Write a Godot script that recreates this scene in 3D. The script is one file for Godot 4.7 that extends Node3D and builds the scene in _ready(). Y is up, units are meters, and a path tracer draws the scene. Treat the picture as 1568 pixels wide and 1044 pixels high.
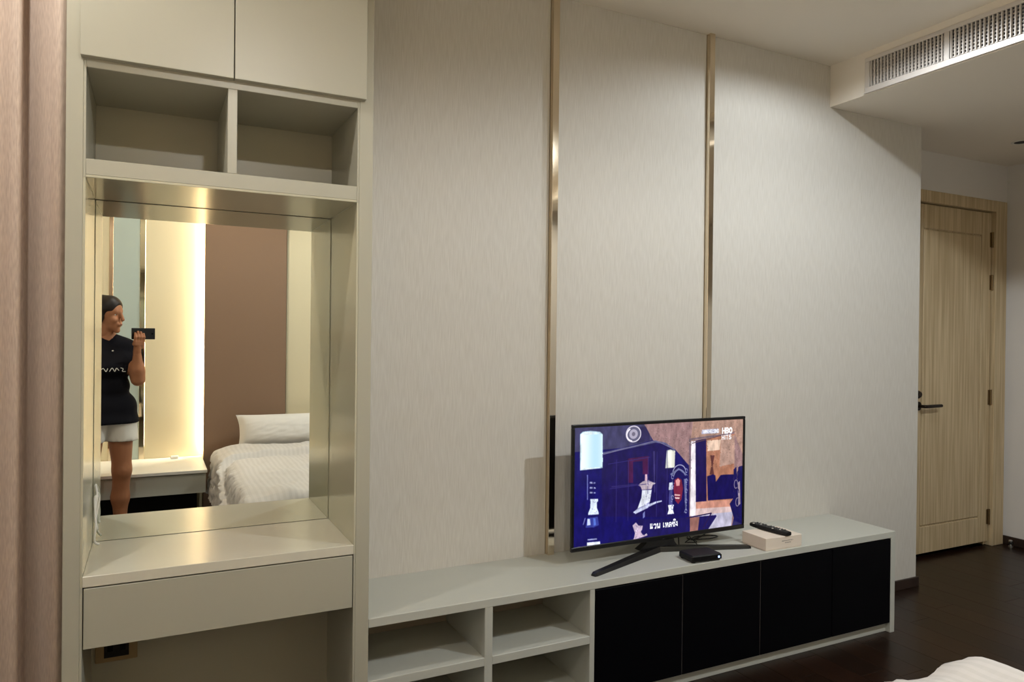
extends Node3D
# Hotel bedroom: TV wall with a vanity cabinet, mirror, console and television; the rest of the room stands behind the camera and shows in the mirror.
# x runs along the TV wall, y is up, the TV wall's papered face is z = 0 and the room lies at z > 0.

const CEIL := 2.807          # high ceiling
const LOW := 2.594           # dropped ceiling over the entrance
const SOF := 3.136           # face of the dropped ceiling
const CORNER := 3.879        # where the TV wall ends
const DOORZ := -0.308        # wall with the entrance door
const EAST := 5.262
const WEST := -1.0
const SOUTH := 3.48
const CF := 0.380            # front of the vanity
const NF := 0.376            # front of the console

var M := {}
var taken := {}

# ------------------------------------------------------------------ helpers
func numbered(n: String) -> String:
	var k: int = taken.get(n, 0)
	taken[n] = k + 1
	return n if k == 0 else "%s_%03d" % [n, k]

func tag(o: Node, label: String, category: String, group := "") -> void:
	o.set_meta("label", label)
	o.set_meta("category", category)
	if group: o.set_meta("group", group)

func thing(called: String, label: String, category: String, at := Vector3.ZERO, group := "") -> Node3D:
	var o := Node3D.new()
	o.name = numbered(called)
	add_child(o)
	o.position = at
	tag(o, label, category, group)
	return o

func mi(parent: Node, called: String, m: Mesh, mat: Material, xf := Transform3D()) -> MeshInstance3D:
	var o := MeshInstance3D.new()
	o.name = numbered(called) if parent == self else called
	o.mesh = m
	o.material_override = mat
	parent.add_child(o, true)
	o.transform = xf
	return o

# a mesh written in world coordinates, hung under a parent wherever that stands
func wmi(parent: Node, called: String, m: Mesh, mat: Material) -> MeshInstance3D:
	var o := mi(parent, called, m, mat)
	o.global_transform = Transform3D()
	return o

func struct(called: String, m: Mesh, mat: Material, label := "") -> MeshInstance3D:
	var o := mi(self, called, m, mat)
	o.set_meta("kind", "structure")
	if label: o.set_meta("label", label)
	return o

func st_new() -> SurfaceTool:
	var st := SurfaceTool.new()
	st.begin(Mesh.PRIMITIVE_TRIANGLES)
	return st

func tri(st: SurfaceTool, a: Vector3, b: Vector3, c: Vector3, n: Vector3) -> void:
	st.set_normal(n); st.add_vertex(a)
	if (b - a).cross(c - a).dot(n) > 0.0:
		st.set_normal(n); st.add_vertex(c); st.set_normal(n); st.add_vertex(b)
	else:
		st.set_normal(n); st.add_vertex(b); st.set_normal(n); st.add_vertex(c)

func quad(st: SurfaceTool, a: Vector3, b: Vector3, c: Vector3, d: Vector3, n: Vector3) -> void:
	tri(st, a, b, c, n)
	tri(st, a, c, d, n)

func cbox(st: SurfaceTool, lo: Vector3, hi: Vector3, r := 0.0015) -> void:
	var mid := (lo + hi) / 2.0
	var h := (hi - lo) / 2.0
	r = minf(r, minf(h.x, minf(h.y, h.z)) * 0.9)
	var v := func(s: Vector3, k: int) -> Vector3:
		var p := Vector3((h.x - r) * s.x, (h.y - r) * s.y, (h.z - r) * s.z)
		p[k] = h[k] * s[k]
		return mid + p
	for k in 3:
		var i := (k + 1) % 3
		var j := (k + 2) % 3
		for s in [-1.0, 1.0]:
			var n := Vector3.ZERO
			n[k] = s
			var q := []
			for w in [[-1.0, -1.0], [1.0, -1.0], [1.0, 1.0], [-1.0, 1.0]]:
				var c := Vector3.ZERO
				c[k] = s; c[i] = w[0]; c[j] = w[1]
				q.append(v.call(c, k))
			quad(st, q[0], q[1], q[2], q[3], n)
			for s2 in [-1.0, 1.0]:
				var e := Vector3.ZERO
				e[k] = s; e[i] = s2
				var lo_e := e; lo_e[j] = -1.0
				var hi_e := e; hi_e[j] = 1.0
				quad(st, v.call(lo_e, k), v.call(hi_e, k), v.call(hi_e, i), v.call(lo_e, i), e.normalized())
	for sx in [-1.0, 1.0]:
		for sy in [-1.0, 1.0]:
			for sz in [-1.0, 1.0]:
				var s := Vector3(sx, sy, sz)
				tri(st, v.call(s, 0), v.call(s, 1), v.call(s, 2), s.normalized())

func bx(x0: float, y0: float, z0: float, x1: float, y1: float, z1: float, r := 0.0015) -> ArrayMesh:
	var st := st_new()
	cbox(st, Vector3(minf(x0, x1), minf(y0, y1), minf(z0, z1)), Vector3(maxf(x0, x1), maxf(y0, y1), maxf(z0, z1)), r)
	return st.commit()

# box centred on the origin
func cb(sx: float, sy: float, sz: float, r := 0.0015) -> ArrayMesh:
	return bx(-sx / 2, -sy / 2, -sz / 2, sx / 2, sy / 2, sz / 2, r)

# a round tube along points
func tube(st: SurfaceTool, pts: Array, rad, sides := 8) -> void:
	var rings := []
	var last_u := Vector3.ZERO
	for i in pts.size():
		var d: Vector3 = (pts[mini(i + 1, pts.size() - 1)] - pts[maxi(i - 1, 0)]).normalized()
		var u := d.cross(Vector3.UP if absf(d.y) < 0.9 else Vector3.RIGHT).normalized()
		if last_u != Vector3.ZERO:
			u = (last_u - d * last_u.dot(d)).normalized()
		last_u = u
		var w := d.cross(u)
		var r: float = rad[i] if rad is Array else rad
		var ring := []
		for k in sides:
			var a := TAU * k / sides
			ring.append([pts[i] + (u * cos(a) + w * sin(a)) * r, u * cos(a) + w * sin(a)])
		rings.append(ring)
	for i in pts.size() - 1:
		for k in sides:
			smooth_quad(st, rings[i][k], rings[i][(k + 1) % sides], rings[i + 1][(k + 1) % sides], rings[i + 1][k])
	for e in [0, pts.size() - 1]:
		var n: Vector3 = (pts[0] - pts[1]).normalized() if e == 0 else (pts[e] - pts[e - 1]).normalized()
		for k in sides:
			tri(st, pts[e], rings[e][k][0], rings[e][(k + 1) % sides][0], n)

func smooth_quad(st: SurfaceTool, a: Array, b: Array, c: Array, d: Array) -> void:
	for t in [[a, b, c], [a, c, d]]:
		var g: Vector3 = (t[1][0] - t[0][0]).cross(t[2][0] - t[0][0])
		var o: Array = t if g.dot(t[0][1] + t[1][1] + t[2][1]) <= 0.0 else [t[0], t[2], t[1]]
		for p in o:
			st.set_normal(p[1]); st.add_vertex(p[0])

# profile of [radius, height] turned about y; each segment is flat shaded along the profile
func lathe(st: SurfaceTool, prof: Array, sides := 24, at := Vector3.ZERO) -> void:
	for i in prof.size() - 1:
		var p: Array = prof[i]
		var q: Array = prof[i + 1]
		var nr := Vector2(q[1] - p[1], -(q[0] - p[0]))
		nr = nr.normalized() if nr.length() > 0.0 else Vector2.RIGHT
		for k in sides:
			var a := TAU * k / sides
			var b := TAU * (k + 1) / sides
			var ca := Vector3(cos(a), 0, sin(a))
			var cb2 := Vector3(cos(b), 0, sin(b))
			var na := ca * nr.x + Vector3.UP * nr.y
			var nb := cb2 * nr.x + Vector3.UP * nr.y
			smooth_quad(st, [at + ca * p[0] + Vector3.UP * p[1], na], [at + cb2 * p[0] + Vector3.UP * p[1], nb], [at + cb2 * q[0] + Vector3.UP * q[1], nb], [at + ca * q[0] + Vector3.UP * q[1], na])

# smooth-shaded grid of points, rows x cols
func grid_mesh(pts: Array, closed := false) -> ArrayMesh:
	var rows := pts.size()
	var cols: int = pts[0].size()
	var v := PackedVector3Array()
	for r in rows: for c in cols: v.append(pts[r][c])
	var idx := PackedInt32Array()
	for r in rows - 1:
		for c in (cols if closed else cols - 1):
			var a := r * cols + c
			var b := r * cols + (c + 1) % cols
			idx.append_array([a, b, b + cols, a, b + cols, a + cols])
	return smooth_mesh(v, idx)

func smooth_mesh(v: PackedVector3Array, idx: PackedInt32Array) -> ArrayMesh:
	var n := PackedVector3Array()
	n.resize(v.size())
	for t in range(0, idx.size(), 3):
		var g := (v[idx[t + 2]] - v[idx[t]]).cross(v[idx[t + 1]] - v[idx[t]])
		for k in 3: n[idx[t + k]] += g
	for i in n.size(): n[i] = n[i].normalized() if n[i].length() > 0.0 else Vector3.UP
	var arr := []
	arr.resize(Mesh.ARRAY_MAX)
	arr[Mesh.ARRAY_VERTEX] = v
	arr[Mesh.ARRAY_NORMAL] = n
	arr[Mesh.ARRAY_INDEX] = idx
	var m := ArrayMesh.new()
	m.add_surface_from_arrays(Mesh.PRIMITIVE_TRIANGLES, arr)
	return m

# ------------------------------------------------------------------ materials
func noise_tex(freq: float, sd: int, c0: Color, c1: Color, size := 512, octaves := 4) -> NoiseTexture2D:
	var n := FastNoiseLite.new()
	n.seed = sd
	n.frequency = freq
	n.fractal_octaves = octaves
	var t := NoiseTexture2D.new()
	t.width = size; t.height = size
	t.seamless = true
	t.noise = n
	var g := Gradient.new()
	g.offsets = PackedFloat32Array([0.0, 1.0])
	g.colors = PackedColorArray([c0, c1])
	t.color_ramp = g
	return t

func mat(c: Color, rough: float, metal := 0.0, spec := 0.5) -> StandardMaterial3D:
	var m := StandardMaterial3D.new()
	m.albedo_color = c
	m.roughness = rough
	m.metallic = metal
	m.metallic_specular = spec
	return m

func tri_tex(m: StandardMaterial3D, t: Texture2D, sc: Vector3, world := true) -> StandardMaterial3D:
	m.albedo_texture = t
	m.uv1_triplanar = true
	m.uv1_world_triplanar = world
	m.uv1_scale = sc
	return m

func rgb(r: int, g: int, b: int) -> Color:
	return Color8(r, g, b)

func make_materials() -> void:
	var one := Color.WHITE
	# woven wall covering: fine upright threads
	var fibre := noise_tex(0.10, 3, Color(0.88, 0.87, 0.855), one, 1024, 2)
	M.paper = tri_tex(mat(rgb(216, 212, 204), 0.85, 0.0, 0.3), fibre, Vector3(5.6, 0.09, 5.6))
	M.paint = mat(rgb(216, 211, 205), 0.8, 0.0, 0.3)
	M.ceiling = mat(rgb(240, 231, 217), 0.85, 0.0, 0.3)
	M.lacquer = mat(rgb(174, 170, 153), 0.36, 0.0, 0.5)
	M.gloss = mat(rgb(190, 185, 162), 0.17, 0.0, 0.62)
	M.counter = mat(rgb(212, 206, 188), 0.2, 0.0, 0.6)
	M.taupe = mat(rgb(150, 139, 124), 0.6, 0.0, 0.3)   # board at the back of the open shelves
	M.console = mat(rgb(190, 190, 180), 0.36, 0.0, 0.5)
	M.mirror = mat(rgb(240, 243, 236), 0.0, 1.0)
	M.steel = mat(rgb(222, 208, 184), 0.06, 1.0)
	M.black_glass = mat(rgb(5, 5, 8), 0.32, 0.0, 0.25)
	M.black = mat(rgb(14, 13, 14), 0.3, 0.0, 0.5)
	M.black_matt = mat(rgb(20, 19, 20), 0.55, 0.0, 0.4)
	M.dark_gap = mat(rgb(30, 28, 25), 0.9, 0.0, 0.1)
	var oak := noise_tex(0.03, 8, Color(0.80, 0.77, 0.72), one, 1024, 5)
	M.oak = tri_tex(mat(rgb(214, 194, 158), 0.5, 0.0, 0.4), oak, Vector3(1.2, 0.04, 1.2))
	M.planks = []
	for k in 5:
		var t := noise_tex(0.03, 21 + k, Color(0.55, 0.5, 0.48), one, 512, 5)
		var m := tri_tex(mat([rgb(46, 28, 18), rgb(42, 26, 17), rgb(49, 30, 20), rgb(40, 25, 17), rgb(45, 28, 19)][k], 0.3, 0.0, 0.36), t, Vector3(5.0, 5.0, 0.4))
		m.uv1_offset = Vector3(0.37 * k, 0, 0.21 * k)
		M.planks.append(m)
	M.skirting = mat(rgb(48, 34, 27), 0.4)
	var weave := noise_tex(0.12, 5, Color(0.84, 0.82, 0.82), one, 512, 2)
	M.curtain = tri_tex(mat(rgb(214, 196, 181), 0.9, 0.0, 0.2), weave, Vector3(3.0, 0.4, 3.0))
	M.curtain.rim_enabled = true
	M.curtain.rim = 0.3
	M.sheet = mat(rgb(228, 222, 214), 0.75, 0.0, 0.3)
	M.brown = tri_tex(mat(rgb(150, 122, 100), 0.75, 0.0, 0.3), noise_tex(0.2, 11, Color(0.88, 0.87, 0.86), one, 512, 2), Vector3(4, 4, 4))
	M.cream = mat(rgb(222, 208, 174), 0.45, 0.0, 0.4)
	M.aqua = mat(rgb(186, 198, 190), 0.12, 0.0, 0.5)
	M.plastic_white = mat(rgb(226, 222, 212), 0.4)
	M.cable_white = mat(rgb(225, 222, 214), 0.35)
	M.brass = mat(rgb(176, 156, 122), 0.35, 0.7)
	M.dark_metal = mat(rgb(46, 38, 32), 0.38, 0.8)
	M.hinge = mat(rgb(120, 98, 66), 0.4, 0.8)
	M.chrome = mat(rgb(225, 225, 225), 0.15, 1.0)
	M.vent = mat(rgb(214, 206, 198), 0.5, 0.0, 0.4)
	M.duct = mat(rgb(150, 148, 148), 0.5, 0.6)
	M.carton = mat(rgb(228, 214, 198), 0.7, 0.0, 0.3)
	M.ink = mat(rgb(120, 112, 106), 0.8, 0.0, 0.2)
	M.skin = mat(rgb(170, 114, 80), 0.55, 0.0, 0.4)
	M.shirt = mat(rgb(24, 23, 28), 0.85, 0.0, 0.2)
	M.shorts = mat(rgb(232, 226, 216), 0.8, 0.0, 0.2)
	M.hair = mat(rgb(34, 24, 19), 0.5, 0.0, 0.4)
	M.button = mat(rgb(70, 70, 72), 0.5)

func glow(c: Color, e: float) -> StandardMaterial3D:
	var m := mat(Color(0.9, 0.9, 0.9), 0.5)
	m.emission_enabled = true
	m.emission = c
	m.emission_energy_multiplier = e
	return m

# ------------------------------------------------------------------ scene
const TONES := [Color(0.942, 0.974, 1.0), Color(1.0, 0.985, 0.96)]   # neutral white and warm white bulbs

func _ready() -> void:
	camera_and_air()
	make_materials()
	shell()
	entrance_door()
	vanity()
	console()
	television()
	console_things()
	curtains()
	vent()
	bed()
	bedhead_wall()
	person_and_phone()
	downlights()
	small_things()

func camera_and_air() -> void:
	var cam := Camera3D.new()
	cam.name = "camera"
	add_child(cam)
	var yaw := deg_to_rad(26.4754)
	var pit := deg_to_rad(-0.2609)
	var rol := deg_to_rad(0.6209)
	var fw := Vector3(sin(yaw) * cos(pit), sin(pit), -cos(yaw) * cos(pit))
	var rt := Vector3(cos(yaw), 0, sin(yaw))
	var up := rt.cross(fw)
	var r2 := rt * cos(rol) + up * sin(rol)
	var u2 := -rt * sin(rol) + up * cos(rol)
	cam.transform = Transform3D(Basis(r2, u2, -fw), Vector3(0, 1.38, 2.6251))
	cam.fov = rad_to_deg(2.0 * atan(522.0 / 1103.95))
	cam.near = 0.02
	cam.far = 50.0
	cam.current = true
	var we := WorldEnvironment.new()
	we.name = "air"
	var e := Environment.new()
	e.background_mode = Environment.BG_COLOR
	e.background_color = Color.BLACK
	e.tonemap_mode = Environment.TONE_MAPPER_LINEAR
	e.tonemap_exposure = 1.0
	e.sdfgi_enabled = true
	e.ssao_enabled = true
	e.ssil_enabled = true
	we.environment = e
	add_child(we)

# where the recessed ceiling lamps are: x, z, energy, tone of the bulb
const LAMPS := [[2.62, 0.80, 1.2, 0], [-0.42, 0.80, 1.25, 1], [2.62, 2.30, 5.5, 0], [0.45, 2.45, 2.0, 1]]

func downlights() -> void:
	var st := st_new()
	lathe(st, [[0.036, 0.03], [0.038, -0.002], [0.041, -0.004], [0.05, -0.003], [0.0525, 0.0], [0.0525, 0.004]], 32)
	var ring := st.commit()
	st = st_new()
	lathe(st, [[0.0, 0.010], [0.037, 0.010]], 24)
	var disc := st.commit()
	var lenses := [glow(TONES[0], 9.0), glow(TONES[1], 9.0)]
	var words := ["round recessed ceiling lamp above the television end of the room", "round recessed ceiling lamp above the vanity cabinet doors", "round recessed ceiling lamp above the foot of the bed", "round recessed ceiling lamp above the person with the phone"]
	for k in LAMPS.size():
		var p: Array = LAMPS[k]
		var t := thing("ceiling_downlight", words[k], "downlight", Vector3(p[0], CEIL, p[1]), "recessed ceiling lamps")
		mi(t, "trim_ring", ring, M.plastic_white)
		mi(t, "lens", disc, lenses[p[3]], Transform3D(Basis(), Vector3(0, -0.0125, 0)))
		var l := SpotLight3D.new()
		l.name = "lamp_light"
		t.add_child(l)
		l.position = Vector3(0, -0.006, 0)
		l.rotation_degrees = Vector3(-90, 0, 0)
		l.light_color = TONES[p[3]]
		l.light_energy = p[2]
		l.light_size = 0.035
		l.spot_angle = 84.0
		l.spot_angle_attenuation = 0.3
		l.spot_range = 12.0
		l.spot_attenuation = 2.0
		l.shadow_enabled = true
	# the unlit fitting in the dropped ceiling
	var u := thing("ceiling_downlight", "unlit recessed lamp in the dropped ceiling before the entrance door", "downlight", Vector3(4.68, LOW, 0.09), "recessed ceiling lamps")
	mi(u, "trim_ring", ring, M.plastic_white)
	mi(u, "lens", disc, M.black_matt, Transform3D(Basis(), Vector3(0, -0.0125, 0)))

func shell() -> void:
	# floor of long dark boards that run towards the TV wall
	var fl := struct("floor", bx(WEST - 0.1, -0.12, DOORZ - 0.15, EAST + 0.1, -0.012, SOUTH + 0.1, 0.0), M.dark_gap, "dark brown floor of narrow boards")
	var rng := RandomNumberGenerator.new()
	rng.seed = 7
	var w := 0.145
	var cols := int(ceil((EAST - WEST) / w))
	for c in cols:
		var x0 := WEST + c * w
		var z: float = DOORZ - rng.randf_range(0.0, 1.0)
		while z < SOUTH:
			var z1 := z + 1.5
			var a := maxf(z, DOORZ - 0.05)
			var b := minf(z1, SOUTH)
			if x0 + w < CORNER - 0.2: a = maxf(a, 0.0)
			if b - a > 0.02:
				mi(fl, "plank", bx(x0 + 0.0006, -0.012, a + 0.0006, x0 + w - 0.0006, rng.randf_range(-0.0003, 0.0), b - 0.0006, 0.0006), M.planks[rng.randi() % 5])
			z = z1
	# TV wall: core, three lengths of woven covering, two polished strips
	var tvw := struct("wall_north", bx(WEST - 0.1, -0.1, DOORZ - 0.15, CORNER, CEIL + 0.1, -0.012, 0.0), M.paint, "wall covered with beige woven wallpaper behind the television")
	for p in [[WEST, 1.472], [1.503, 2.309], [2.340, CORNER]]:
		wmi(tvw, "wallpaper_panel", bx(p[0], 0.0, -0.012, p[1], CEIL, 0.0, 0.001), M.paper)
	struct("trim_1", bx(1.473, 0.0, -0.012, 1.502, CEIL, 0.025, 0.001), M.steel, "polished bronze metal strip between wallpaper panels beside the television")
	struct("trim_2", bx(2.310, 0.0, -0.012, 2.339, CEIL, 0.025, 0.001), M.steel, "polished bronze metal strip rising behind the television")
	# door wall
	struct("wall_entrance", bx(CORNER, 2.343, DOORZ - 0.15, EAST + 0.1, CEIL + 0.1, DOORZ, 0.0), M.paint, "painted wall above the entrance door")
	struct("wall_entrance", bx(CORNER, -0.1, DOORZ - 0.15, 4.130, 2.343, DOORZ, 0.0), M.paint, "painted wall beside the entrance door handle")
	struct("wall_entrance", bx(5.235, -0.1, DOORZ - 0.15, EAST + 0.1, 2.343, DOORZ, 0.0), M.paint, "narrow painted wall beside the entrance door hinges")
	struct("wall_east", bx(EAST, -0.1, DOORZ - 0.15, EAST + 0.1, CEIL + 0.1, SOUTH + 0.1, 0.0), M.paint, "painted side wall next to the entrance door")
	struct("wall_west", bx(WEST - 0.1, -0.1, -0.1, WEST, CEIL + 0.1, SOUTH + 0.1, 0.0), M.paint, "painted side wall behind the curtain")
	struct("wall_south", bx(WEST - 0.1, -0.1, SOUTH + 0.012, EAST + 0.1, CEIL + 0.1, SOUTH + 0.13, 0.0), M.paint, "wall behind the bed seen in the mirror")
	struct("ceiling", bx(WEST - 0.1, CEIL, -0.1, SOF + 0.02, CEIL + 0.12, SOUTH + 0.1, 0.0), M.ceiling, "warm white ceiling above the television wall")
	# the dropped ceiling is hollow where the duct opens: boxes around a real opening
	var ds := st_new()
	for q in [[LOW, 2.626, DOORZ - 0.1, SOUTH + 0.1, SOF, SOF + 0.30], [2.753, CEIL + 0.1, DOORZ - 0.1, SOUTH + 0.1, SOF, SOF + 0.30], [2.626, 2.753, DOORZ - 0.1, 0.233, SOF, SOF + 0.30], [2.626, 2.753, 1.001, SOUTH + 0.1, SOF, SOF + 0.30], [LOW, CEIL + 0.1, DOORZ - 0.1, SOUTH + 0.1, SOF + 0.30, EAST + 0.1]]:
		cbox(ds, Vector3(q[4], q[0], q[2]), Vector3(q[5], q[1], q[3]), 0.0)
	struct("ceiling_dropped", ds.commit(), M.ceiling, "dropped warm white ceiling that holds the air vent")
	# skirting
	struct("baseboard_north", bx(3.172, 0.0, 0.0, CORNER + 0.012, 0.054, 0.012, 0.002), M.skirting, "dark brown skirting beside the console")
	struct("baseboard_return", bx(CORNER, 0.0, DOORZ, CORNER + 0.012, 0.054, 0.0, 0.002), M.skirting, "dark brown skirting on the wall return")
	struct("baseboard_east", bx(EAST - 0.012, 0.0, DOORZ, EAST, 0.058, SOUTH, 0.002), M.skirting, "dark brown skirting on the side wall by the door")

func entrance_door() -> void:
	var d := Node3D.new()
	d.name = "door_1"
	add_child(d)
	d.position = Vector3(4.68, 0, DOORZ)
	d.set_meta("kind", "structure")
	d.set_meta("label", "light oak entrance door with dark lever handle")
	var zf := DOORZ
	# casing
	wmi(d, "frame", bx(5.112, 0, zf - 0.12, 5.237, 2.343, zf + 0.016, 0.003), M.oak)
	wmi(d, "frame", bx(4.128, 0, zf - 0.12, 4.252, 2.343, zf + 0.016, 0.003), M.oak)
	wmi(d, "frame", bx(4.252, 2.268, zf - 0.12, 5.112, 2.343, zf + 0.016, 0.003), M.oak)
	wmi(d, "stop_bead", bx(5.098, 0, zf - 0.12, 5.112, 2.268, zf - 0.035, 0.001), M.oak)
	wmi(d, "stop_bead", bx(4.252, 2.254, zf - 0.12, 5.112, 2.268, zf - 0.035, 0.001), M.oak)
	var lz := zf - 0.012
	# leaf: stiles and rails around a field panel set in a groove
	var leaf := wmi(d, "leaf", bx(4.256, 0.028, lz - 0.04, 5.106, 2.262, lz - 0.008, 0.001), M.oak)
	wmi(leaf, "stile", bx(4.256, 0.028, lz - 0.01, 4.385, 2.262, lz, 0.003), M.oak)
	wmi(leaf, "stile", bx(5.000, 0.028, lz - 0.01, 5.106, 2.262, lz, 0.003), M.oak)
	wmi(leaf, "rail", bx(4.386, 2.108, lz - 0.01, 4.999, 2.262, lz, 0.003), M.oak)
	wmi(leaf, "rail", bx(4.386, 0.028, lz - 0.01, 4.999, 0.198, lz, 0.003), M.oak)
	wmi(leaf, "field_panel", bx(4.392, 0.206, lz - 0.01, 4.993, 2.101, lz + 0.001, 0.005), M.oak)
	for y in [2.08, 1.79, 1.01, 0.197]:
		var st := st_new()
		tube(st, [Vector3(5.108, y - 0.052, lz + 0.006), Vector3(5.108, y + 0.052, lz + 0.006)], 0.008, 10)
		var h := wmi(d, "hinge", st.commit(), M.hinge)
		wmi(h, "hinge_leaf", bx(5.088, y - 0.05, lz - 0.001, 5.108, y + 0.05, lz + 0.003, 0.0005), M.hinge)
	# lever handle on a round rose, dead bolt above
	var s := st_new()
	tube(s, [Vector3(4.343, 0.975, lz), Vector3(4.343, 0.975, lz + 0.012)], 0.028, 24)
	var rose := wmi(d, "handle", s.commit(), M.dark_metal)
	s = st_new()
	tube(s, [Vector3(4.343, 0.975, lz + 0.01), Vector3(4.343, 0.975, lz + 0.05), Vector3(4.352, 0.975, lz + 0.056), Vector3(4.40, 0.975, lz + 0.057), Vector3(4.505, 0.976, lz + 0.055)], [0.010, 0.010, 0.0105, 0.011, 0.010], 12)
	wmi(rose, "lever", s.commit(), M.dark_metal)
	s = st_new()
	tube(s, [Vector3(4.343, 1.048, lz), Vector3(4.343, 1.048, lz + 0.01), Vector3(4.343, 1.048, lz + 0.022)], [0.026, 0.025, 0.017], 20)
	wmi(d, "dead_bolt", s.commit(), M.dark_metal)

func vanity() -> void:
	var t := thing("vanity_cabinet", "tall greige lacquered vanity cabinet with mirror niche, drawer and open shelves", "cabinet", Vector3(0.2, 0, 0.19))
	var xl := -0.2115
	var xr := 0.6198
	var il := -0.165
	var ir := 0.5695
	# stiles: outer matt panel, inner lining glossy
	wmi(t, "side_panel", bx(xl, 0, 0.001, il - 0.006, CEIL, CF, 0.0015), M.lacquer)
	wmi(t, "side_panel", bx(ir + 0.006, 0, 0.001, xr, CEIL, CF, 0.0015), M.lacquer)
	wmi(t, "side_lining", bx(il - 0.006, 0.6942, 0.001, il, 1.799, CF, 0.0008), M.gloss)
	wmi(t, "side_lining", bx(ir, 0.6942, 0.001, ir + 0.006, 1.799, CF, 0.0008), M.gloss)
	wmi(t, "side_lining", bx(il - 0.006, 0, 0.001, il, 0.6942, CF, 0.0008), M.lacquer)
	wmi(t, "side_lining", bx(ir, 0, 0.001, ir + 0.006, 0.6942, CF, 0.0008), M.lacquer)
	wmi(t, "side_lining", bx(il - 0.006, 1.799, 0.001, il, CEIL, CF, 0.0008), M.lacquer)
	wmi(t, "side_lining", bx(ir, 1.799, 0.001, ir + 0.006, CEIL, CF, 0.0008), M.lacquer)
	# boards
	wmi(t, "board", bx(il, 2.094, 0.016, ir, 2.135, CF, 0.0012), M.lacquer)
	wmi(t, "board", bx(il, 1.806, 0.016, ir, 1.849, CF, 0.0012), M.lacquer)
	wmi(t, "niche_ceiling", bx(il, 1.799, 0.016, ir, 1.806, CF, 0.001), M.gloss)
	wmi(t, "divider", bx(0.1895, 1.849, 0.016, 0.2155, 2.094, CF, 0.0012), M.lacquer)
	wmi(t, "back_panel", bx(il, 0, 0.001, ir, 0.70, 0.014, 0.0), M.lacquer)
	wmi(t, "back_panel", bx(il, 1.806, 0.001, ir, CEIL, 0.016, 0.0), M.lacquer)
	wmi(t, "cupboard_body", bx(il, 2.135, 0.016, ir, CEIL, CF - 0.012, 0.0), M.lacquer)
	# mirror and dressing top
	wmi(t, "mirror", bx(il + 0.001, 0.7245, 0.004, ir - 0.001, 1.798, 0.016, 0.0007), M.mirror).set_meta("label", "large mirror at the back of the niche")
	wmi(t, "dressing_top", bx(il, 0.6942, 0.0145, ir, 0.7235, CF + 0.001, 0.0012), M.counter)
	# cupboard doors, proud of the front
	wmi(t, "door", bx(-0.178, 2.118, CF - 0.01, 0.2032, CEIL - 0.012, CF + 0.022, 0.0012), M.lacquer)
	wmi(t, "door", bx(0.2062, 2.118, CF - 0.01, 0.592, CEIL - 0.012, CF + 0.022, 0.0012), M.lacquer)
	# drawer
	var dr := wmi(t, "drawer", bx(il + 0.003, 0.527, CF - 0.018, ir - 0.003, 0.6905, CF + 0.001, 0.001), M.lacquer)
	wmi(dr, "drawer_box", bx(il + 0.015, 0.545, 0.06, ir - 0.015, 0.685, CF - 0.02, 0.0), M.lacquer)

func console() -> void:
	var t := thing("tv_console", "long low greige console with open shelves and black doors under the television", "tv console", Vector3(1.9, 0, 0.19))
	var x0 := 0.6205
	var x1 := 3.1703
	wmi(t, "top", bx(x0, 0.4505, 0.0, x1, 0.480, NF, 0.0015), M.console)
	wmi(t, "end_panel", bx(x1 - 0.03, 0.0, 0.0, x1, 0.4505, NF, 0.0015), M.console)
	wmi(t, "divider", bx(1.0285, 0.07, 0.014, 1.0585, 0.4505, NF - 0.001, 0.0012), M.console)
	wmi(t, "divider", bx(1.4555, 0.045, 0.014, 1.4765, 0.4505, NF - 0.001, 0.0012), M.console)
	wmi(t, "shelf", bx(x0, 0.250, 0.014, 1.0285, 0.279, NF - 0.001, 0.0012), M.console)
	wmi(t, "shelf", bx(1.0585, 0.250, 0.014, 1.4555, 0.279, NF - 0.001, 0.0012), M.console)
	wmi(t, "bottom_board", bx(x0, 0.045, 0.014, x1 - 0.03, 0.07, NF - 0.022, 0.0012), M.console)
	wmi(t, "bottom_board", bx(x0, 0.045, NF - 0.022, 1.4555, 0.07, NF - 0.001, 0.0012), M.console)
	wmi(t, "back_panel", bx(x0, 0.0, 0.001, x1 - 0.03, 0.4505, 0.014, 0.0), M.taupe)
	wmi(t, "plinth", bx(x0, 0.0, NF - 0.045, x1 - 0.03, 0.045, NF - 0.025, 0.001), M.console)
	for d in [[1.4785, 1.889], [1.8925, 2.3065], [2.3105, 2.7405], [2.744, 3.138]]:
		wmi(t, "door", bx(d[0], 0.049, NF - 0.02, d[1], 0.4455, NF - 0.001, 0.0012), M.black_glass).set_meta("label", "black door without handle")
	# thin edge strips that show between the black doors
	for x in [1.8908, 2.3085]:
		wmi(t, "edge_strip", bx(x - 0.0014, 0.049, NF - 0.02, x + 0.0014, 0.4455, NF - 0.003, 0.0003), M.chrome)

# ------------------------------------------------------------------ television
var pic: Image
const PW := 1440
const PH := 810

func fill_poly(pts: PackedVector2Array, c: Color) -> void:
	var lo := 1e9
	var hi := -1e9
	for p in pts:
		lo = minf(lo, p.y); hi = maxf(hi, p.y)
	for y in range(maxi(int(lo), 0), mini(int(hi) + 1, PH)):
		var xs := []
		var yy := y + 0.5
		for i in pts.size():
			var a := pts[i]
			var b := pts[(i + 1) % pts.size()]
			if (a.y <= yy) != (b.y <= yy):
				xs.append(a.x + (yy - a.y) / (b.y - a.y) * (b.x - a.x))
		xs.sort()
		for i in range(0, xs.size() - 1, 2):
			var s := int(round(xs[i]))
			var e := int(round(xs[i + 1]))
			if e > s: pic.fill_rect(Rect2i(s, y, e - s, 1), c)

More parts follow.
